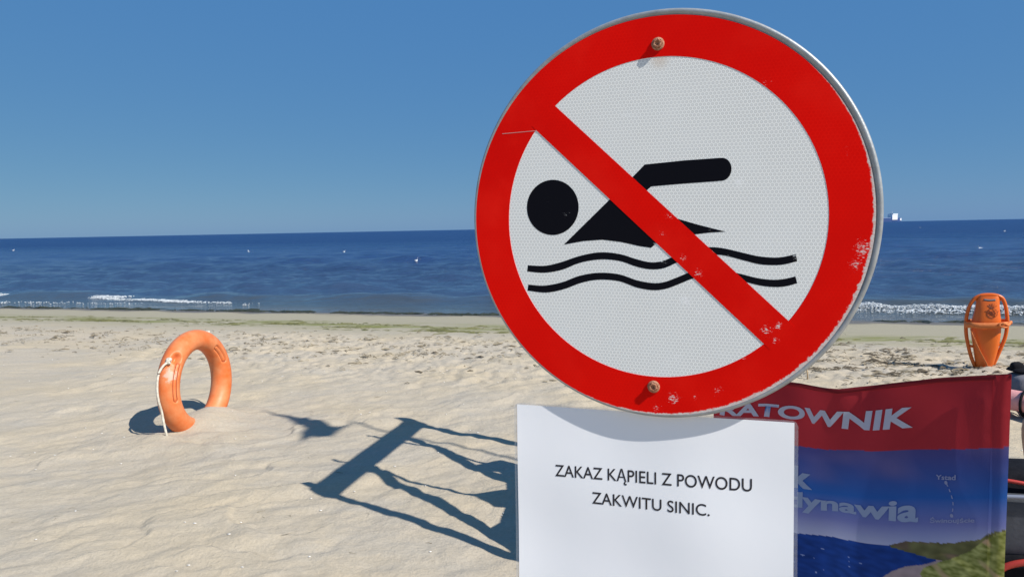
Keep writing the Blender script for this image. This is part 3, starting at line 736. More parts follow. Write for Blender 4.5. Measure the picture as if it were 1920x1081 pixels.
def cloth_mat(name, attr=True, col=(.4, .03, .04)):
    m = bpy.data.materials.new(name); m.use_nodes = True; t = m.node_tree; t.nodes.clear(); L = t.links.new
    out = nd(t, 'ShaderNodeOutputMaterial'); df = nd(t, 'ShaderNodeBsdfPrincipled'); df.inputs['Roughness'].default_value = .8; df.inputs['Specular IOR Level'].default_value = .2
    tl = nd(t, 'ShaderNodeBsdfTranslucent'); mx = nd(t, 'ShaderNodeMixShader'); mx.inputs[0].default_value = .24
    if attr:
        a = nd(t, 'ShaderNodeAttribute'); a.attribute_name = 'print'; L(a.outputs['Color'], df.inputs['Base Color']); L(a.outputs['Color'], tl.inputs[0])
    else:
        df.inputs['Base Color'].default_value = (*col, 1); tl.inputs[0].default_value = (*col, 1)
    tc = nd(t, 'ShaderNodeTexCoord'); n = nd(t, 'ShaderNodeTexNoise', Scale=420.0, Detail=2.0); L(tc.outputs['Object'], n.inputs['Vector'])
    n2 = nd(t, 'ShaderNodeTexNoise', Scale=9.0, Detail=4.0); L(tc.outputs['Object'], n2.inputs['Vector'])
    b = nd(t, 'ShaderNodeBump', Strength=.2, Distance=.0006); L(n.outputs[0], b.inputs['Height'])
    b2 = nd(t, 'ShaderNodeBump', Strength=.25, Distance=.012); L(n2.outputs[0], b2.inputs['Height']); L(b.outputs[0], b2.inputs['Normal']); L(b2.outputs[0], df.inputs['Normal'])
    L(df.outputs[0], mx.inputs[1]); L(tl.outputs[0], mx.inputs[2]); L(mx.outputs[0], out.inputs[0])
    return m
M_CLOTH = cloth_mat('printed_cloth')
def set_print(o, S, Z):
    at = o.data.color_attributes.new('print', 'FLOAT_COLOR', 'POINT')
    C = print_col(S, Z).reshape(-1, 3); at.data.foreach_set('color', np.concatenate([C, np.ones((len(C), 1))], 1).ravel())
P = ban_pt(Sg, Zg)
fab = grid_mesh('cloth', P[..., 0], P[..., 1], P[..., 2], M_CLOTH); fab.parent = wind; fab.matrix_parent_inverse = WINV
set_print(fab, Sg, Zg)
# right-hand pole pocket, sewn double
se = np.linspace(0, 1, 18); zc_ = np.linspace(0, 1, 160)
Se, Ve = np.meshgrid(se, zc_)
Sp_ = BLEN - .030 + .032 * Se
Zp = cz(Sp_, tp_s, tp_z) + .001 + (cz(Sp_, bt_s, bt_z) - cz(Sp_, tp_s, tp_z)) * Ve
P = ban_pt(Sp_, Zp, .0015 + .0045 * np.sin(PI * Se))
hem = grid_mesh('pole_pocket', P[..., 0], P[..., 1], P[..., 2], M_CLOTH); hem.parent = wind; hem.matrix_parent_inverse = WINV; set_print(hem, Sp_, Zp)
# folded top hem
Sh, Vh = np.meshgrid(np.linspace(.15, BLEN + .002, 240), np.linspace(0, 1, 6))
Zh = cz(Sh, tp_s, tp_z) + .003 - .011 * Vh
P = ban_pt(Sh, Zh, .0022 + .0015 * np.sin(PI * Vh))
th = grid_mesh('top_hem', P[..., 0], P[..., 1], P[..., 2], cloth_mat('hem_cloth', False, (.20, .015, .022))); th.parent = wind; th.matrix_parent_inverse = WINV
M_WOOD = mat('pine_wood', (.42, .30, .17), .7, (.30, .20, .11), 30, stretch=(1, 1, .12), bump=.2)
for s_, zt_ in ((BLEN - .014, .915), (.17, .81)):
    p0 = ban_pt(np.array(s_), np.array(.86), -.015)
    V, F = tube([(p0[0], p0[1], -.35), (p0[0], p0[1], zt_)], .011, 14)
    o = mesh_obj('pole', V, F, M_WOOD, wind, True); o.matrix_parent_inverse = WINV
M_LET = cloth_mat('printed_lettering_white', False, (.60, .63, .74)); M_LET2 = cloth_mat('printed_lettering_pale', False, (.36, .44, .62)); M_LET3 = cloth_mat('printed_lettering_map', False, (.34, .37, .55))
def ban_text(body, ks, kb, kt, ref, m, off=.03, s0=None, s1=None, bis=40, slant=0.0):
    """lettering laid on the cloth: baseline and top line are given along the cloth"""
    bm = text_mesh(body, off, bis); s0 = ks[0] if s0 is None else s0; s1 = ks[-1] if s1 is None else s1
    for v in bm.verts:
        f = v.co.x; h = v.co.y / ref
        s = s0 + (s1 - s0) * f; s = s + slant * h
        zb, zt2 = np.interp(s, ks, kb), np.interp(s, ks, kt); z = zb + (zt2 - zb) * h
        v.co = Vector(ban_pt(np.array(s), np.array(z), .0022).tolist())
    o = bm_obj('lettering', bm, m, wind); o.matrix_parent_inverse = WINV
    return o
XH = CAPH * .68
rs = [.1854, .222, .3058, .3914, .4718, .5226, .5712, .6178, .6603]; rb_ = [.7272, .732, .745, .7503, .7512, .7527, .7592, .7716, .7819]; rt_ = [.7551, .761, .7759, .7811, .7862, .7914, .8008, .8148, .8243]
ban_text('RATOWNIK', rs, rb_, rt_, CAPH, M_LET, .035, s0=.172, s1=.655, slant=.004)
ban_text('k', [.3717, .3886, .4306], [.5748, .5781, .5845], [.6090, .6122, .6173], XH * 1.0 * CAPH / CAPH, M_LET2, .05, s0=.374, s1=.4306)
ds_ = [.3567, .3785, .4044, .4268, .4562, .496, .5238, .5428, .5722, .5983, .6288, .6706]; db_ = [.5189, .5237, .53, .533, .5367, .5456, .5488, .5505, .552, .5544, .5574, .565]; dt_ = [.5419, .5481, .5547, .5584, .56, .5674, .5703, .573, .5787, .5828, .5894, .6011]
ban_text('dynawia', ds_, db_, dt_, XH, M_LET2, .032, s0=.360)
ban_text('Skan', [.175, .357], [.483, .519], [.503, .542], XH, M_LET2, .045)
ban_text('Ystad', [.7043, .7445], [.6713, .6808], [.6812, .6916], CAPH, M_LET3, .02)
ban_text('Świnoujście', [.6952, .7811], [.5711, .5954], [.5805, .6043], CAPH, M_LET3, .02)
route = [(.7255, .6697), (.7296, .6623), (.7344, .6512), (.7389, .6372), (.7406, .6233), (.7396, .6086), (.738, .5987)]
bm = bmesh.new()
def ban_poly(pts):
    bm.faces.new([bm.verts.new(ban_pt(np.array(a), np.array(b), .0022).tolist()) for a, b in pts])
for c_ in (route[0], route[-1]): ban_poly([(c_[0] + .0032 * math.cos(k * PI / 6), c_[1] + .0042 * math.sin(k * PI / 6)) for k in range(12)])
rp = catmull(route, 8)
for k in range(4, len(rp) - 6, 8):
    a, b = rp[k], rp[k + 4]; d = (b - a) / np.linalg.norm(b - a); w = np.array([-d[1], d[0]]) * .0010
    ban_poly([a + w, b + w, b - w, a - w])
o = bm_obj('route_map', bm, M_LET3, wind); o.matrix_parent_inverse = WINV

# ------------------------------------------------------------------ lifebuoy half buried in the sand
uR = np.array([.19, .98, 0]); uR /= np.linalg.norm(uR); wR = np.array([uR[1], -uR[0], 0])    # ring plane direction, ring normal (towards +x)
lean = math.radians(-1); vR = np.array([0, 0, 1.]) * math.cos(lean) + wR * math.sin(lean); nR = wR * math.cos(lean) - np.array([0, 0, 1.]) * math.sin(lean)
RCEN = np.array([RCEN_X := -2.085, 4.795, .268]); RR, RT = .286, .0660
buoy = empty('lifebuoy', 'orange ring lifebuoy standing half buried in pale sand with white rope', 'lifebuoy', loc=(RING_C[0], RING_C[1], 0))
BINV = Matrix.Translation(Vector((-RING_C[0], -RING_C[1], 0)))
def ring_pt(phi, th, dr=0.0):
    c = math.cos(phi) * uR + math.sin(phi) * vR; r = RT + dr
    return RCEN + (RR + r * math.cos(th) * 1.0) * c + r * 1.04 * math.sin(th) * nR
D2 = math.radians
caps = [(D2(147), D2(187), D2(72), D2(12)), (D2(26), D2(53), D2(112), D2(14))]       # phi0, phi1, theta, half-width
def groove(phi, th):
    d = 0.0
    for p0, p1, tc_, hw in caps:
        a = ((phi - p0 + PI) % (2 * PI)) - PI; span = p1 - p0
        dp = (max(-a, 0, a - span)) * RR; dt = abs(((th - tc_ + PI) % (2 * PI)) - PI) * RT
        q = math.hypot(dp, dt) - hw * RT
        d += -.010 * math.exp(-(q / .0038) ** 2) - .003 * (1 if q < 0 else 0)
    a = math.hypot((phi - D2(140)) * RR, (th - D2(48)) * RT)
    d += -.045 * math.exp(-(a / .027) ** 4)
    return d
NP, NT = 320, 84
V = [ring_pt(2 * PI * i / NP, 2 * PI * j / NT, groove(2 * PI * i / NP, 2 * PI * j / NT)) for i in range(NP) for j in range(NT)]
F = [(i * NT + j, ((i + 1) % NP) * NT + j, ((i + 1) % NP) * NT + (j + 1) % NT, i * NT + (j + 1) % NT) for i in range(NP) for j in range(NT)]
M_ORANGE = mat('faded_orange_plastic', (.66, .135, .022), .50, (.70, .245, .095), 9, detail=6, bump=.08, bscale=90)
# pale scuffs rubbed into the plastic
t = M_ORANGE.node_tree; pB = t.nodes['Principled BSDF']
tc = nd(t, 'ShaderNodeTexCoord'); prev = pB.inputs['Base Color'].links[0].from_socket
sc_n = nd(t, 'ShaderNodeTexNoise', Scale=38.0, Detail=8.0, Roughness=.72); t.links.new(tc.outputs['Object'], sc_n.inputs['Vector'])
cpt = ring_pt(D2(160), D2(40)) - np.array([RING_C[0], RING_C[1], 0])
dd = nd(t, 'ShaderNodeVectorMath', operation='DISTANCE'); dd.inputs[1].default_value = tuple(cpt + np.array([RING_C[0], RING_C[1], 0])); t.links.new(tc.outputs['Object'], dd.inputs[0])
d1 = nd(t, 'ShaderNodeMapRange'); d1.inputs[1].default_value = .075; d1.inputs[2].default_value = .02; d1.inputs[4].default_value = .34; t.links.new(dd.outputs['Value'], d1.inputs[0])
ad = nd(t, 'ShaderNodeMath', operation='ADD'); t.links.new(d1.outputs[0], ad.inputs[0]); t.links.new(sc_n.outputs[0], ad.inputs[1])
th_ = nd(t, 'ShaderNodeMapRange'); th_.inputs[1].default_value = .68; th_.inputs[2].default_value = .80; th_.inputs[4].default_value = .9; t.links.new(ad.outputs[0], th_.inputs[0])
mxo = nd(t, 'ShaderNodeMix', data_type='RGBA'); t.links.new(th_.outputs[0], mxo.inputs[0]); t.links.new(prev, mxo.inputs[6]); mxo.inputs[7].default_value = (.62, .42, .32, 1); t.links.new(mxo.outputs[2], pB.inputs['Base Color'])
M_GROOVE = mat('dark_orange_groove', (.36, .060, .012), .7, (.26, .05, .015), 60)  # darker orange for the line run along each grip groove
for p0, p1, tc_, hw in caps:
    cp = []
    rT = hw * RT; half = (p1 - p0) * RR / 2
    out = [(half + rT * math.cos(a), rT * math.sin(a)) for a in np.linspace(-PI / 2, PI / 2, 9)]
    out += [(x_, rT) for x_ in np.linspace(half, -half, 26)[1:-1]] + [(-half - rT * math.cos(a), rT * math.sin(a)) for a in np.linspace(PI / 2, -PI / 2, 9)]
    out += [(x_, -rT) for x_ in np.linspace(-half, half, 26)[1:-1]]
    for dx, dy in out:
        ph, th = (p0 + p1) / 2 + dx / RR, tc_ + dy / RT
        cp.append(ring_pt(ph, th, groove(ph, th) + .0022))
    o = mesh_obj('grip_recess', *tube(cp, .0034, 7, closed=True), M_GROOVE, buoy, True); o.matrix_parent_inverse = BINV
o = mesh_obj('ring', V, F, M_ORANGE, buoy, True); o.matrix_parent_inverse = BINV
M_ROPE = mat('white_rope', (.70, .66, .56), .85, (.52, .47, .38), 60, bump=.6, bscale=300)
def rope(pts, r=.0075): 
    o = mesh_obj('grab_rope', *tube(catmull(pts, 8), r, 8), M_ROPE, buoy, True); o.matrix_parent_inverse = BINV
k1 = ring_pt(D2(146), D2(25), .006); k2 = ring_pt(D2(60), D2(-12), .006)
rope([k1, ring_pt(D2(151), D2(8), .022), ring_pt(D2(160), D2(-2), .030), ring_pt(D2(172), D2(-5), .026), ring_pt(D2(184), D2(-5), .020), ring_pt(D2(196), D2(-3), .016) , ring_pt(D2(207), D2(0), .022) + np.array([0, -.02, 0]), ring_pt(D2(216), D2(0), .045) + np.array([.01, -.03, -.02])])
rope([k2, ring_pt(D2(50), D2(-18), .022), ring_pt(D2(30), D2(-22), .03), ring_pt(D2(10), D2(-22), .03), ring_pt(D2(-15), D2(-22), .02)])
for kk, n_ in ((k1, 9), (k2, 8)):
    e1, e2 = rng.normal(0, .012, 3), rng.normal(0, .012, 3)
    pts = [kk + .013 * np.array([math.cos(a * 2.3), math.sin(a * 1.7), math.cos(a * 1.1 + 1)]) + e1 * .3 for a in np.linspace(0, 7, n_)]
    o = mesh_obj('rope_knot', *tube(catmull(pts, 5), .0085, 8), M_ROPE, buoy, True); o.matrix_parent_inverse = BINV

# ------------------------------------------------------------------ orange torpedo rescue buoy
can = empty('rescue_buoy', 'bright orange torpedo rescue buoy with side handles stuck upright in the sand', 'rescue buoy', loc=(CAN_P[0], CAN_P[1], 0))
can.rotation_euler = (math.radians(4), 0, math.radians(-24))
K = .000764
cx_ = lambda px: (px - 427) * K
cz_ = lambda py: (925 - py) * K
secs = [(120, 345, 520, .026), (150, 330, 535, .034), (190, 318, 537, .046), (260, 314, 540, .060), (330, 300, 548, .070), (400, 284, 560, .078), (480, 276, 563, .082), (560, 282, 560, .080), (650, 298, 553, .074), (740, 312, 540, .066), (830, 326, 522, .056), (900, 340, 506, .047), (1000, 362, 485, .034), (1060, 395, 455, .018)]
V, F = [], []; NS = 40
zs_ = np.array([cz_(q[0]) for q in secs])
for py, l, r, dpt in secs:
    c0_, hw = (cx_(l) + cx_(r)) / 2, (cx_(r) - cx_(l)) / 2
    for j in range(NS):
        a = 2 * PI * j / NS; ca, sa = math.cos(a), math.sin(a)
        V.append((c0_ + hw * math.copysign(abs(ca) ** .75, ca), dpt * math.copysign(abs(sa) ** .75, sa), cz_(py)))
for i in range(len(secs) - 1):
    for j in range(NS): F.append((i * NS + j, i * NS + (j + 1) % NS, (i + 1) * NS + (j + 1) % NS, (i + 1) * NS + j))
F.append(tuple(range(NS))); F.append(tuple((len(secs) - 1) * NS + j for j in range(NS))[::-1])
M_CAN = mat('rescue_orange_plastic', (.72, .145, .012), .38, (.66, .12, .012), 6, bump=.05, bscale=60)
bdy = mesh_obj('body', V, F, M_CAN, can, True); sb = bdy.modifiers.new('smooth', 'SUBSURF'); sb.levels = 1; sb.render_levels = 2
def can_tube(pts, r, name, m=M_CAN, flat=1.0):
    return mesh_obj(name, *tube(catmull(pts, 8), r, 12, flat=flat), m, can, True)
left = [(cx_(352), 0, cz_(128)), (cx_(300), 0, cz_(165)), (cx_(262), 0, cz_(240)), (cx_(240), 0, cz_(330)), (cx_(232), 0, cz_(430)), (cx_(238), 0, cz_(560)), (cx_(262), 0, cz_(690)), (cx_(292), 0, cz_(810)), (cx_(325), 0, cz_(900)), (cx_(360), 0, cz_(980))]
right = [(cx_(520), 0, cz_(126)), (cx_(562), 0, cz_(155)), (cx_(592), 0, cz_(230)), (cx_(610), 0, cz_(330)), (cx_(617), 0, cz_(430)), (cx_(608), 0, cz_(560)), (cx_(578), 0, cz_(680)), (cx_(540), 0, cz_(800)), (cx_(510), 0, cz_(890)), (cx_(480), 0, cz_(980))]
can_tube(left, .0145, 'side_handle'); can_tube(right, .0145, 'side_handle')
can_tube([left[0], (cx_(400), 0, cz_(118)), (cx_(470), 0, cz_(117)), right[0]], .0145, 'top_handle')
for a, b in (((262, 690), (312, 700)), ((578, 680), (540, 655)), ((300, 165), (335, 185)), ((562, 155), (528, 175))):
    can_tube([(cx_(a[0]), 0, cz_(a[1])), (cx_((a[0] + b[0]) / 2), 0, cz_((a[1] + b[1]) / 2)), (cx_(b[0]), 0, cz_(b[1]))], .011, 'lug')
# dark rod laid on the body, coloured as the shade inside the hand hold
o = mesh_obj('hand_hold_shade', *tube(catmull([(cx_(385), -.033, cz_(166)), (cx_(437), -.036, cz_(171)), (cx_(490), -.033, cz_(166))], 6), .009, 10), mat('hand_hold_shadow_blue', (.12, .13, .15), .6), can, True)
M_STRAP = mat('orange_webbing', (.74, .22, .06), .75, (.66, .17, .04), 40, bump=.3, bscale=300)
bm = bmesh.new(); NB = 44; rows = []
for j in range(NB):
    a = 2 * PI * j / NB; ca, sa = math.cos(a), math.sin(a)
    x_, y_ = .160 * math.copysign(abs(ca) ** .6, ca), .096 * math.copysign(abs(sa) ** .8, sa)
    zz = cz_(435) + .008 * (x_ / .16)
    rows.append([bm.verts.new((x_ - .002, y_, zz + h + .002 * math.sin(5 * a))) for h in (-.024, 0, .024)])
for j in range(NB):
    for k in range(2): bm.faces.new((rows[j][k], rows[(j + 1) % NB][k], rows[(j + 1) % NB][k + 1], rows[j][k + 1]))
st_ = bm_obj('strap', bm, M_STRAP, can, True); md = st_.modifiers.new('thick', 'SOLIDIFY'); md.thickness = .004
can_tube([(cx_(530), -.098, cz_(440)), (cx_(560), -.110, cz_(405)), (cx_(600), -.095, cz_(420)), (cx_(640), -.04, cz_(400)), (cx_(645), -.02, cz_(425))], .010, 'strap_knot', M_STRAP)
can_tube([(cx_(540), -.100, cz_(400)), (cx_(520), -.108, cz_(425)), (cx_(575), -.105, cz_(445)), (cx_(630), -.05, cz_(420))], .009, 'strap_knot', M_STRAP)
can_tube([(cx_(262), -.072, cz_(480)), (cx_(300), -.090, cz_(590)), (cx_(360), -.088, cz_(730)), (cx_(420), -.072, cz_(850)), (cx_(452), -.060, cz_(935))], .0095, 'tether', M_STRAP, .4)
M_PRINT = mat('brown_print', (.17, .035, .012), .6)
def front_y(z): return -np.interp(z, zs_[::-1], np.array([q[3] for q in secs])[::-1]) - .0015
lines = []
ov = [(460 + 48 * math.cos(k * PI / 12), 303 + 50 * math.sin(k * PI / 12)) for k in range(25)]
lines.append(ov)
for k in (-30, 0, 30): lines.append([(460 + k - 32, 303 - 32 + abs(k) * .3), (460 + k * .6 + 30, 303 + 32 - abs(k) * .3)]); lines.append([(460 + k + 32, 303 - 32 + abs(k) * .3), (460 + k * .6 - 30, 303 + 32 - abs(k) * .3)])
for dx, h in ((-42, 222), (-22, 208), (0, 202), (22, 208), (42, 222)): lines.append([(460 + dx * .2, 252), (460 + dx * .75, 232), (460 + dx, h)])
pr = []
for ln_ in lines:
    pts = [(cx_(a), front_y(cz_(b)), cz_(b)) for a, b in ln_]; pr.append(tube(pts, .0016, 5))
mesh_obj('pineapple_print', *join(pr), M_PRINT, can)

# ------------------------------------------------------------------ things at the right-hand edge
M_NYLON = mat('black_nylon', (.007, .007, .009), .85, (.013, .013, .016), 30, bump=.3, bscale=120, spec=.12)
M_PIPE = mat('red_piping', (.48, .045, .03), .5); M_GREYN = mat('grey_nylon', (.085, .09, .105), .6, (.06, .065, .075), 20, bump=.2)
def soft_box(w, d, h, e=.45, n=26, taper=.12):
    V, F = [], []
    for i in range(n + 1):
        la = -PI / 2 + PI * i / n; cl_, sl = math.copysign(abs(math.cos(la)) ** e, math.cos(la)), math.copysign(abs(math.sin(la)) ** e, math.sin(la))
        k = 1 - taper * (sl + 1) / 2
        for j in range(40):
            a = 2 * PI * j / 40; ca, sa = math.cos(a), math.sin(a)
            V.append((w / 2 * k * cl_ * math.copysign(abs(ca) ** e, ca), d / 2 * k * cl_ * math.copysign(abs(sa) ** e, sa), h / 2 * (sl + 1)))
    for i in range(n):
        for j in range(40): F.append((i * 40 + j, i * 40 + (j + 1) % 40, (i + 1) * 40 + (j + 1) % 40, (i + 1) * 40 + j))
    return V, F
ruck = empty('rucksack', 'black rucksack with red piping and grey panel standing beside the windbreak', 'rucksack', loc=(1.55, 2.09, float(beach_z(1.55, 2.09)) - .01))
ruck.rotation_euler = (0, math.radians(-5), math.radians(-28))
mesh_obj('bag_body', *soft_box(.42, .26, .525), M_NYLON, ruck, True)
gp = mesh_obj('grey_panel', *soft_box(.37, .06, .17, .4), M_GREYN, ruck, True); gp.location = (0, -.125, .30)
fp = mesh_obj('front_pocket', *soft_box(.36, .11, .30, .45), M_NYLON, ruck, True); fp.location = (0, -.125, .01)
def rpipe(pts, r=.0055, m=M_PIPE, name='piping'): return mesh_obj(name, *tube(catmull(pts, 8), r, 8), m, ruck, True)
rpipe([(-.15, -.188, .06), (-.145, -.188, .20), (-.11, -.187, .275), (-.03, -.184, .305), (.06, -.184, .30), (.13, -.186, .25), (.15, -.188, .08)], .009)
rpipe([(-.19, -.120, .445), (-.12, -.130, .468), (-.06, -.130, .455), (-.03, -.13, .43), (-.07, -.134, .40), (-.15, -.135, .41)])
rpipe([(-.17, -.100, .492), (-.09, -.108, .505), (.02, -.11, .492), (.15, -.105, .495)])
rpipe([(-.19, -.155, .467), (-.05, -.158, .474), (.10, -.158, .474), (.19, -.152, .467)], .006, mat('pale_zip', (.25, .27, .33), .4), 'zip')
rpipe([(.04, .05, .50), (.06, .05, .545), (.12, .05, .545), (.15, .05, .49)], .012, M_NYLON, 'grab_loop')

towel = empty('rolled_towel', 'pink rolled towel lying on a dark ground sheet by the windbreak edge', 'towel', loc=(3.14, 4.62, .015))
towel.rotation_euler = (0, 0, math.radians(-58))
M_PINK = mat('pink_terry', (.72, .34, .32), .9, (.64, .28, .27), 14, bump=.6, bscale=220)
V, F = [], []; n = 90; L_ = .48
prof = []
for i in range(n):
    a = i / (n - 1) * 2 * PI * 2.6; r = .018 + .060 * (i / (n - 1)); prof.append((r * math.cos(a), r * math.sin(a) + .080))
for k, xx in enumerate((-.10, -.092, -.07, 0, .12, .25, .36, .38)):
    kk = (.90, .97, 1, 1.02, .99, 1.01, .97, .9)[k]
    for a, b in prof: V.append((xx, a * kk, .08 + (b - .08) * kk))
for k in range(7):
    for i in range(n - 1): F.append((k * n + i, k * n + i + 1, (k + 1) * n + i + 1, (k + 1) * n + i))
o = mesh_obj('towel_roll', V, F, M_PINK, towel, True); md = o.modifiers.new('thick', 'SOLIDIFY'); md.thickness = .014
mesh_obj('tie_band', *tube([(.10, .083 * math.cos(a), .08 + .083 * math.sin(a)) for a in np.linspace(0, 2 * PI, 30)], .008, 6), M_NYLON, towel, True)

gxs, gys = np.meshgrid(np.linspace(3.24, 4.8, 60), np.linspace(4.33, 5.2, 40))
gzs = beach_z(gxs, gys) + .016 + .012 * np.abs(noise(gxs * 5, gys * 5, 120))
gs = tag(grid_mesh('ground_sheet', gxs + .04 * noise(gxs * 3, gys * 3, 121), gys + .05 * noise(gxs * 3, gys * 3, 122), gzs, mat('dark_sheet', (.016, .014, .018), .7, (.03, .027, .03), 8, bump=.3)), 'dark rumpled ground sheet under the pink rolled towel', 'ground sheet')
md = gs.modifiers.new('thick', 'SOLIDIFY'); md.thickness = .012
cush = empty('beach_bag', 'flat grey bag with a black flap lying behind the pink rolled towel', 'bag', loc=(3.70, 5.02, float(beach_z(3.70, 5.02)) + .03))
mesh_obj('bag_body', *soft_box(.62, .26, .15, .5), mat('grey_canvas', (.19, .185, .20), .8, (.15, .145, .16), 20, bump=.3), cush, True)
f_ = mesh_obj('flap', *soft_box(.60, .2, .035, .5), M_NYLON, cush, True); f_.location = (.02, .03, .145)
f2 = mesh_obj('buckle_corner', *soft_box(.09, .06, .06, .7, 12), M_NYLON, cush, True); f2.location = (-.22, .03, .155)

# seated beach-goer just inside the edge of the view (knee shows)
seat = empty('camping_stool', 'low folding stool under the person sitting beside the windbreak', 'stool', loc=(2.40, 2.52, 0))
mesh_obj('seat', *box((0, 0, .335), (.34, .34, .02)), M_GREYN, seat)
for q in (((-.16, -.16, 0), (.16, -.16, .33)), ((.16, -.16, 0), (-.16, -.16, .33)), ((-.16, .16, 0), (.16, .16, .33)), ((.16, .16, 0), (-.16, .16, .33))):
    mesh_obj('leg', *tube(q, .011, 8), M_ZINC, seat, True)
M_SKIN = mat('tanned_skin', (.42, .235, .15), .5, (.36, .19, .12), 12, bump=.08, bscale=120)
def skin_mesh(name, verts, edges, radii, m, parent, root=0, levels=2):
    me = bpy.data.meshes.new(name); me.from_pydata(verts, edges, []); me.materials.append(m)
    o = bpy.data.objects.new(name, me); COL.objects.link(o); o.parent = parent
    o.modifiers.new('skin', 'SKIN').use_smooth_shade = True
    sv = me.skin_vertices[0].data
    for i, r in enumerate(radii):
        sv[i].radius = r if isinstance(r, tuple) else (r, r)
    for v in sv: v.use_root = False
    sv[root].use_root = True
    s_ = o.modifiers.new('smooth', 'SUBSURF'); s_.levels = levels; s_.render_levels = levels
    return o
per = empty('person', 'person sitting low beside the windbreak, only a bare tanned knee in view', 'person', loc=(2.40, 2.52, .345))
# skeleton relative to the stool top: facing -x
pv = [(0, 0, .09), (.02, 0, .24), (.03, 0, .40), (.00, 0, .54), (-.02, 0, .61), (-.03, 0, .70), (-.04, 0, .80),          # pelvis .. neck, head, crown
      (.0, -.09, .07), (-.24, -.13, .14), (-.515, -.125, .175), (-.47, -.125, -.05), (-.42, -.125, -.27), (-.47, -.125, -.315), (-.58, -.13, -.325),   # near leg
      (.0, .09, .07), (-.24, .12, .13), (-.50, .14, .165), (-.45, .14, -.05), (-.40, .14, -.27), (-.45, .14, -.315), (-.56, .15, -.325),
      (.01, -.17, .52), (-.04, -.21, .38), (-.08, -.22, .26), (-.20, -.19, .20), (-.31, -.16, .20), (-.37, -.15, .205),
      (.01, .17, .52), (-.04, .21, .38), (-.08, .22, .26), (-.20, .20, .20), (-.31, .17, .20), (-.37, .16, .205)]
pe = [(0, 1), (1, 2), (2, 3), (3, 4), (4, 5), (5, 6), (0, 7), (7, 8), (8, 9), (9, 10), (10, 11), (11, 12), (12, 13), (0, 14), (14, 15), (15, 16), (16, 17), (17, 18), (18, 19), (19, 20), (3, 21), (21, 22), (22, 23), (23, 24), (24, 25), (25, 26), (3, 27), (27, 28), (28, 29), (29, 30), (30, 31), (31, 32)]
pr_ = [(.12, .15), (.105, .14), (.115, .16), (.09, .13), .052, (.095, .075), (.075, .06), .09, .078, .060, .055, .037, .040, .026, .09, .078, .060, .055, .037, .040, .026, .055, .043, .038, .036, .028, .024, .055, .043, .038, .036, .028, .024]
skin_mesh('body', pv, pe, pr_, M_SKIN, per)
skin_mesh('swim_shorts', [(.0, 0, .09), (0, -.09, .07), (-.24, -.13, .14), (0, .09, .07), (-.24, .12, .13), (.02, 0, .17)], [(0, 1), (1, 2), (0, 3), (3, 4), (0, 5)], [(.13, .16), .098, .088, .098, .088, (.115, .15)], M_NYLON, per)
V, F = lathe([(.001, .088), (.045, .082), (.075, .06), (.092, .025), (.096, -.01), (.090, -.03)], 24)
h_ = mesh_obj('hair', V, F, mat('dark_hair', (.03, .02, .014), .7, bump=.5, bscale=200), per, True); h_.location = (-.022, 0, .745); h_.scale = (.98, .86, .95)
nose = mesh_obj('nose', *tube([(-.125, 0, .735), (-.140, 0, .705), (-.128, 0, .695)], [.008, .014, .010], 10), M_SKIN, per, True)
for sgn in (-1, 1):
    e_ = mesh_obj('eye', *blobs([(-.120, .032 * sgn, .735)], [(.009, .013, .007)]), mat('eye', (.05, .035, .03), .3), per, True)
    mesh_obj('ear', *blobs([(-.03, .078 * sgn, .715)], [(.018, .008, .028)]), M_SKIN, per, True)
mesh_obj('mouth', *tube([(-.122, -.022, .668), (-.129, 0, .666), (-.122, .022, .668)], .0045, 8), mat('lips', (.40, .16, .12), .5), per, True)
for s_ in (-1, 1):
    for f in range(4):
        b0 = np.array([-.38, .155 * s_ + (f - 1.5) * .017, .21]); lf = (.060, .070, .066, .052)[f]
        mesh_obj('finger', *tube(catmull([b0, b0 + [-.3 * lf, 0, .004], b0 + [-.75 * lf, 0, -.008], b0 + [-lf, 0, -.026]], 4), [.0085] * 8 + [.0080] * 4 + [.005], 8), M_SKIN, per, True)
    b0 = np.array([-.34, .155 * s_ - .03 * s_, .205])
    mesh_obj('thumb', *tube(catmull([b0, b0 + [-.025, -.014 * s_, .004], b0 + [-.05, -.016 * s_, -.006]], 4), .0095, 8), M_SKIN, per, True)

# thin stick standing in the sand
stk = tag(mesh_obj('stick', *tube([(2.335, 5.79, -.05), (2.330, 5.79, .05), (2.315, 5.785, .13)], [.006, .0055, .004], 8), M_WOOD, None, True), 'thin pale wooden stick standing in sand beside the round sign', 'stick')

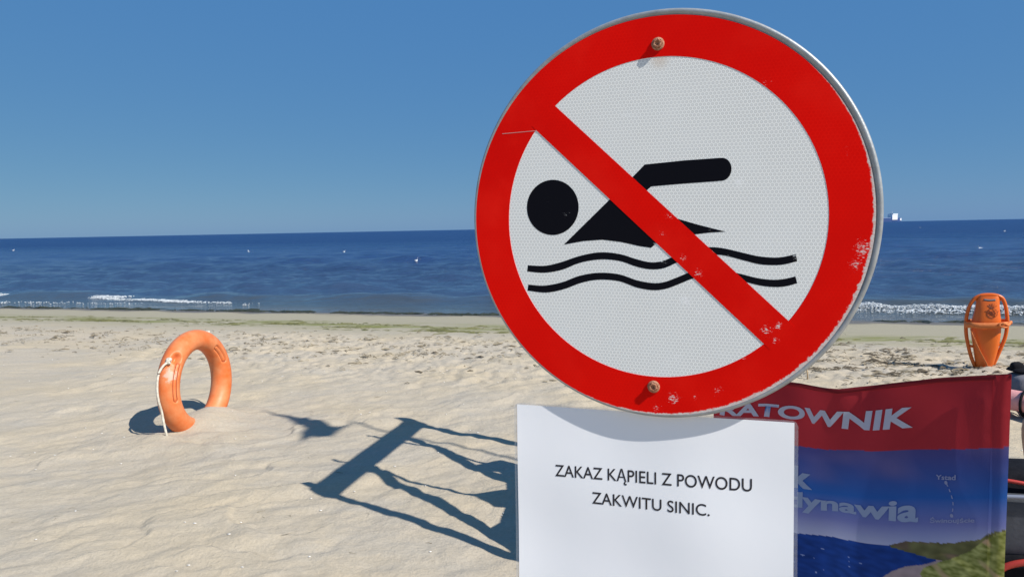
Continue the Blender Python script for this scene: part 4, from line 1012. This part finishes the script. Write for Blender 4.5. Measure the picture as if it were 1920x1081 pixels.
# ------------------------------------------------------------------ far away on the water
M_GULL = mat('white_feathers', (.82, .83, .84), .7, (.74, .76, .78), 6); M_BILL = mat('gull_bill', (.45, .25, .03), .5); M_WING = mat('grey_wing', (.42, .44, .47), .7)
def make_gull():
    g = empty('gull', '', 'gull')
    secs_ = [(-.22, .012, .10), (-.15, .035, .085), (-.05, .065, .065), (.06, .072, .06), (.13, .055, .075), (.165, .034, .12), (.175, .030, .17), (.185, .034, .205), (.195, .026, .232), (.200, .006, .246)]
    V, F = [], []
    for i, (x_, r, z_) in enumerate(secs_):
        for j in range(10):
            a = 2 * PI * j / 10; V.append((x_ + (0 if i < 5 else .4 * r * math.sin(a) * 0), r * math.cos(a), z_ + r * math.sin(a) * (1 if i < 5 else .8)))
    for i in range(len(secs_) - 1):
        for j in range(10): F.append((i * 10 + j, i * 10 + (j + 1) % 10, (i + 1) * 10 + (j + 1) % 10, (i + 1) * 10 + j))
    mesh_obj('body', V, F, M_GULL, g, True)
    mesh_obj('bill', *tube([(.205, 0, .21), (.26, 0, .20)], [.010, .002], 6), M_BILL, g)
    for s_ in (-1, 1): mesh_obj('wing', *tube([(.10, .062 * s_, .09), (-.05, .060 * s_, .10), (-.27, .022 * s_, .115)], [.03, .032, .006], 8, flat=.4), M_WING, g, True)
    return g
gull0 = make_gull()
spots = [(-4.6, 35.7, .6, 'white gull floating upright on the sea, nearest to the round sign'), (-21.0, 59.3, 2.6, 'white gull on the sea well beyond the orange lifebuoy'), (-12.2, 54.0, 0.1, 'small white gull on the sea midway between lifebuoy and sign'), (-59.6, 88.7, 1.2, 'tiny white gull far out near the open left end of the sea'), (23.7, 37.4, 3.0, 'white gull floating on the sea just above the orange torpedo buoy'), (59.3, 89.1, 0.3, 'tiny white gull far out beyond the orange torpedo buoy'), (86.5, 156.7, 2.9, 'tiny white gull far out below the ship on the horizon')]
for i, (x_, y_, rz, lab) in enumerate(spots):
    if i == 0: g = gull0
    else:
        g = gull0.copy(); COL.objects.link(g)
        for ch in gull0.children:
            c = ch.copy(); COL.objects.link(c); c.parent = g
    g.location = (x_, y_, WATER - .02); g.rotation_euler = (0, 0, rz); g.scale = (.45, .7, .85) if y_ < 60 else (.7, .9, .95)
    tag(g, lab, 'gull', 'gulls resting on the sea')

ship = empty('ship', 'blue hulled ship with white superstructure on the horizon beside the round sign', 'ship', loc=(1530, 3000, WATER))
ship.rotation_euler = (0, 0, math.radians(16))
hull = []
for x_, w_, z0, z1 in ((-150, 9, 0, 15), (-140, 12, 0, 15), (30, 12, 0, 14), (48, 7, 0, 14.5), (58, .6, 0, 16)): hull += [(x_, -w_, z1), (x_, -w_ * .8, z0 - 1), (x_, w_ * .8, z0 - 1), (x_, w_, z1)]
F = []
for i in range(4): F += [(i * 4 + j, i * 4 + j + 1, i * 4 + j + 5, i * 4 + j + 4) for j in range(3)] + [(i * 4 + 3, i * 4, i * 4 + 4, i * 4 + 7)]
F += [(0, 1, 2, 3), (19, 18, 17, 16)]
mesh_obj('hull', hull, F, mat('ship_blue', (.05, .10, .26), .5), ship)
M_SW = mat('ship_white', (.82, .83, .84), .5)
V, F = join([box((16, 0, 18), (26, 25, 21)), box((18, 0, 29.5), (24, 26, 5))]); mesh_obj('superstructure', V, F, M_SW, ship)
mesh_obj('deck', *box((-60, 0, 15.5), (118, 18, 2)), mat('ship_deck', (.22, .30, .45), .6), ship)
V, F = join([box((20, 0, 32.6), (22, 16, 1.4))]); mesh_obj('bridge_roof', V, F, mat('ship_teal', (.08, .22, .28), .5), ship)
mesh_obj('mast', *tube([(14, 0, 30), (14, 0, 40)], .5, 6), M_SW, ship); mesh_obj('bow_marking', *box((50, -6.4, 9), (7, 1.5, 9)), M_SW, ship)

# ------------------------------------------------------------------ timber stand behind the sign: its shadow lies on the sand
M_TIMB = mat('weathered_timber', (.30, .24, .17), .8, (.20, .16, .11), 18, stretch=(1, 1, .15), bump=.3)
rack = empty('timber_stand', 'weathered timber equipment stand behind the sign, its shadow stretched across the sand', 'stand', loc=(.6, 2.9, 0))
RINV = Matrix.Translation(Vector((-.6, -2.9, 0)))
HS = 1.8
def rk(name, vf, m=M_TIMB, smooth=False):
    o = mesh_obj(name, *vf, m, rack, smooth); o.matrix_parent_inverse = RINV; return o
pN, pF = np.array([.471, 2.361]), np.array([.754, 3.658])
ax = (pF - pN) / np.hypot(*(pF - pN))
on = lambda d: pN + ax * d
tot = float(np.hypot(*(pF - pN)))
rk('top_board', beam((*on(-.02), HS - .10), (*on(tot + .02), HS - .10), .028, .165))
for d, w_ in ((.02, .038), (tot - .02, .045)): rk('upright', beam((*on(d), -.2), (*on(d), HS + .06), w_, w_, (1, 0, 0)))
for d in (.42, .90): rk('rod', tube([(*on(d), -.2), (*on(d), HS + .10)], .011, 8), M_ZINC, True)
rk('brace', beam((.305, 2.451, -.05), (.637, 2.702, HS - .10), .045, .055, (0, 1, 0)))
rk('brace', beam((.480, 2.878, -.05), (.784, 3.286, HS - .05), .045, .055, (0, 1, 0)))
cv = [(.678, 3.297, .832), (.679, 3.30, .966), (.652, 3.176, 1.085), (.644, 3.135, .962), (.648, 3.157, .924), (.615, 3.001, .849), (.591, 2.885, .835), (.562, 2.750, .99), (.557, 2.725, .933), (.554, 2.712, .833), (.559, 2.738, .778), (.529, 2.596, .761), (.513, 2.521, .792), (.48, 2.362, .614), (.47, 2.32, .20), (.70, 3.40, .20)]
bm = bmesh.new(); off_ = np.array([ax[1], -ax[0], 0]) * .035
f0 = bm.faces.new([bm.verts.new(tuple(np.array(q) + off_)) for q in cv]); ex = bmesh.ops.extrude_face_region(bm, geom=[f0])
for v in [e for e in ex['geom'] if isinstance(e, bmesh.types.BMVert)]: v.co += Vector((off_ * .5).tolist())
bmesh.ops.triangulate(bm, faces=bm.faces); bmesh.ops.recalc_face_normals(bm, faces=bm.faces)
o = bm_obj('canvas_cover', bm, mat('grey_tarpaulin', (.17, .18, .19), .8, (.13, .14, .15), 8, bump=.4), rack); o.matrix_parent_inverse = RINV

# flag on a mast outside the view; its shadow falls beside the lifebuoy
mb = np.array([-.975, 4.69]) + 4.5 * np.array([KX, -KY])
flag = empty('flagpole', 'tall thin flagpole outside the view whose flag shadow falls beside the lifebuoy', 'flagpole', loc=(float(mb[0]), float(mb[1]), 0))
FINV = Matrix.Translation(Vector((-float(mb[0]), -float(mb[1]), 0)))
o = mesh_obj('mast', *tube([(mb[0], mb[1], -.3), (mb[0], mb[1], 4.62)], [.016, .011], 10), M_ZINC, flag, True); o.matrix_parent_inverse = FINV
gp_ = [(-1.794, 5.14), (-1.733, 5.105), (-1.423, 4.919), (-1.172, 4.683), (-.981, 4.708), (-1.081, 4.663), (-1.114, 4.444), (-1.248, 4.442), (-1.275, 4.352), (-1.335, 4.556), (-1.329, 4.617), (-1.538, 4.928)]
bm = bmesh.new()
fvs = []
for gx_, gy_ in gp_:
    h = 4.30 + .2 * (gx_ + 1.79) / .8; fvs.append(bm.verts.new((gx_ + h * KX, gy_ - h * KY, h)))
bm.faces.new(fvs); bmesh.ops.triangulate(bm, faces=bm.faces)
o = bm_obj('flag', bm, cloth_mat('red_flag_cloth', False, (.55, .03, .03)), flag); o.matrix_parent_inverse = FINV
md = o.modifiers.new('thick', 'SOLIDIFY'); md.thickness = .002
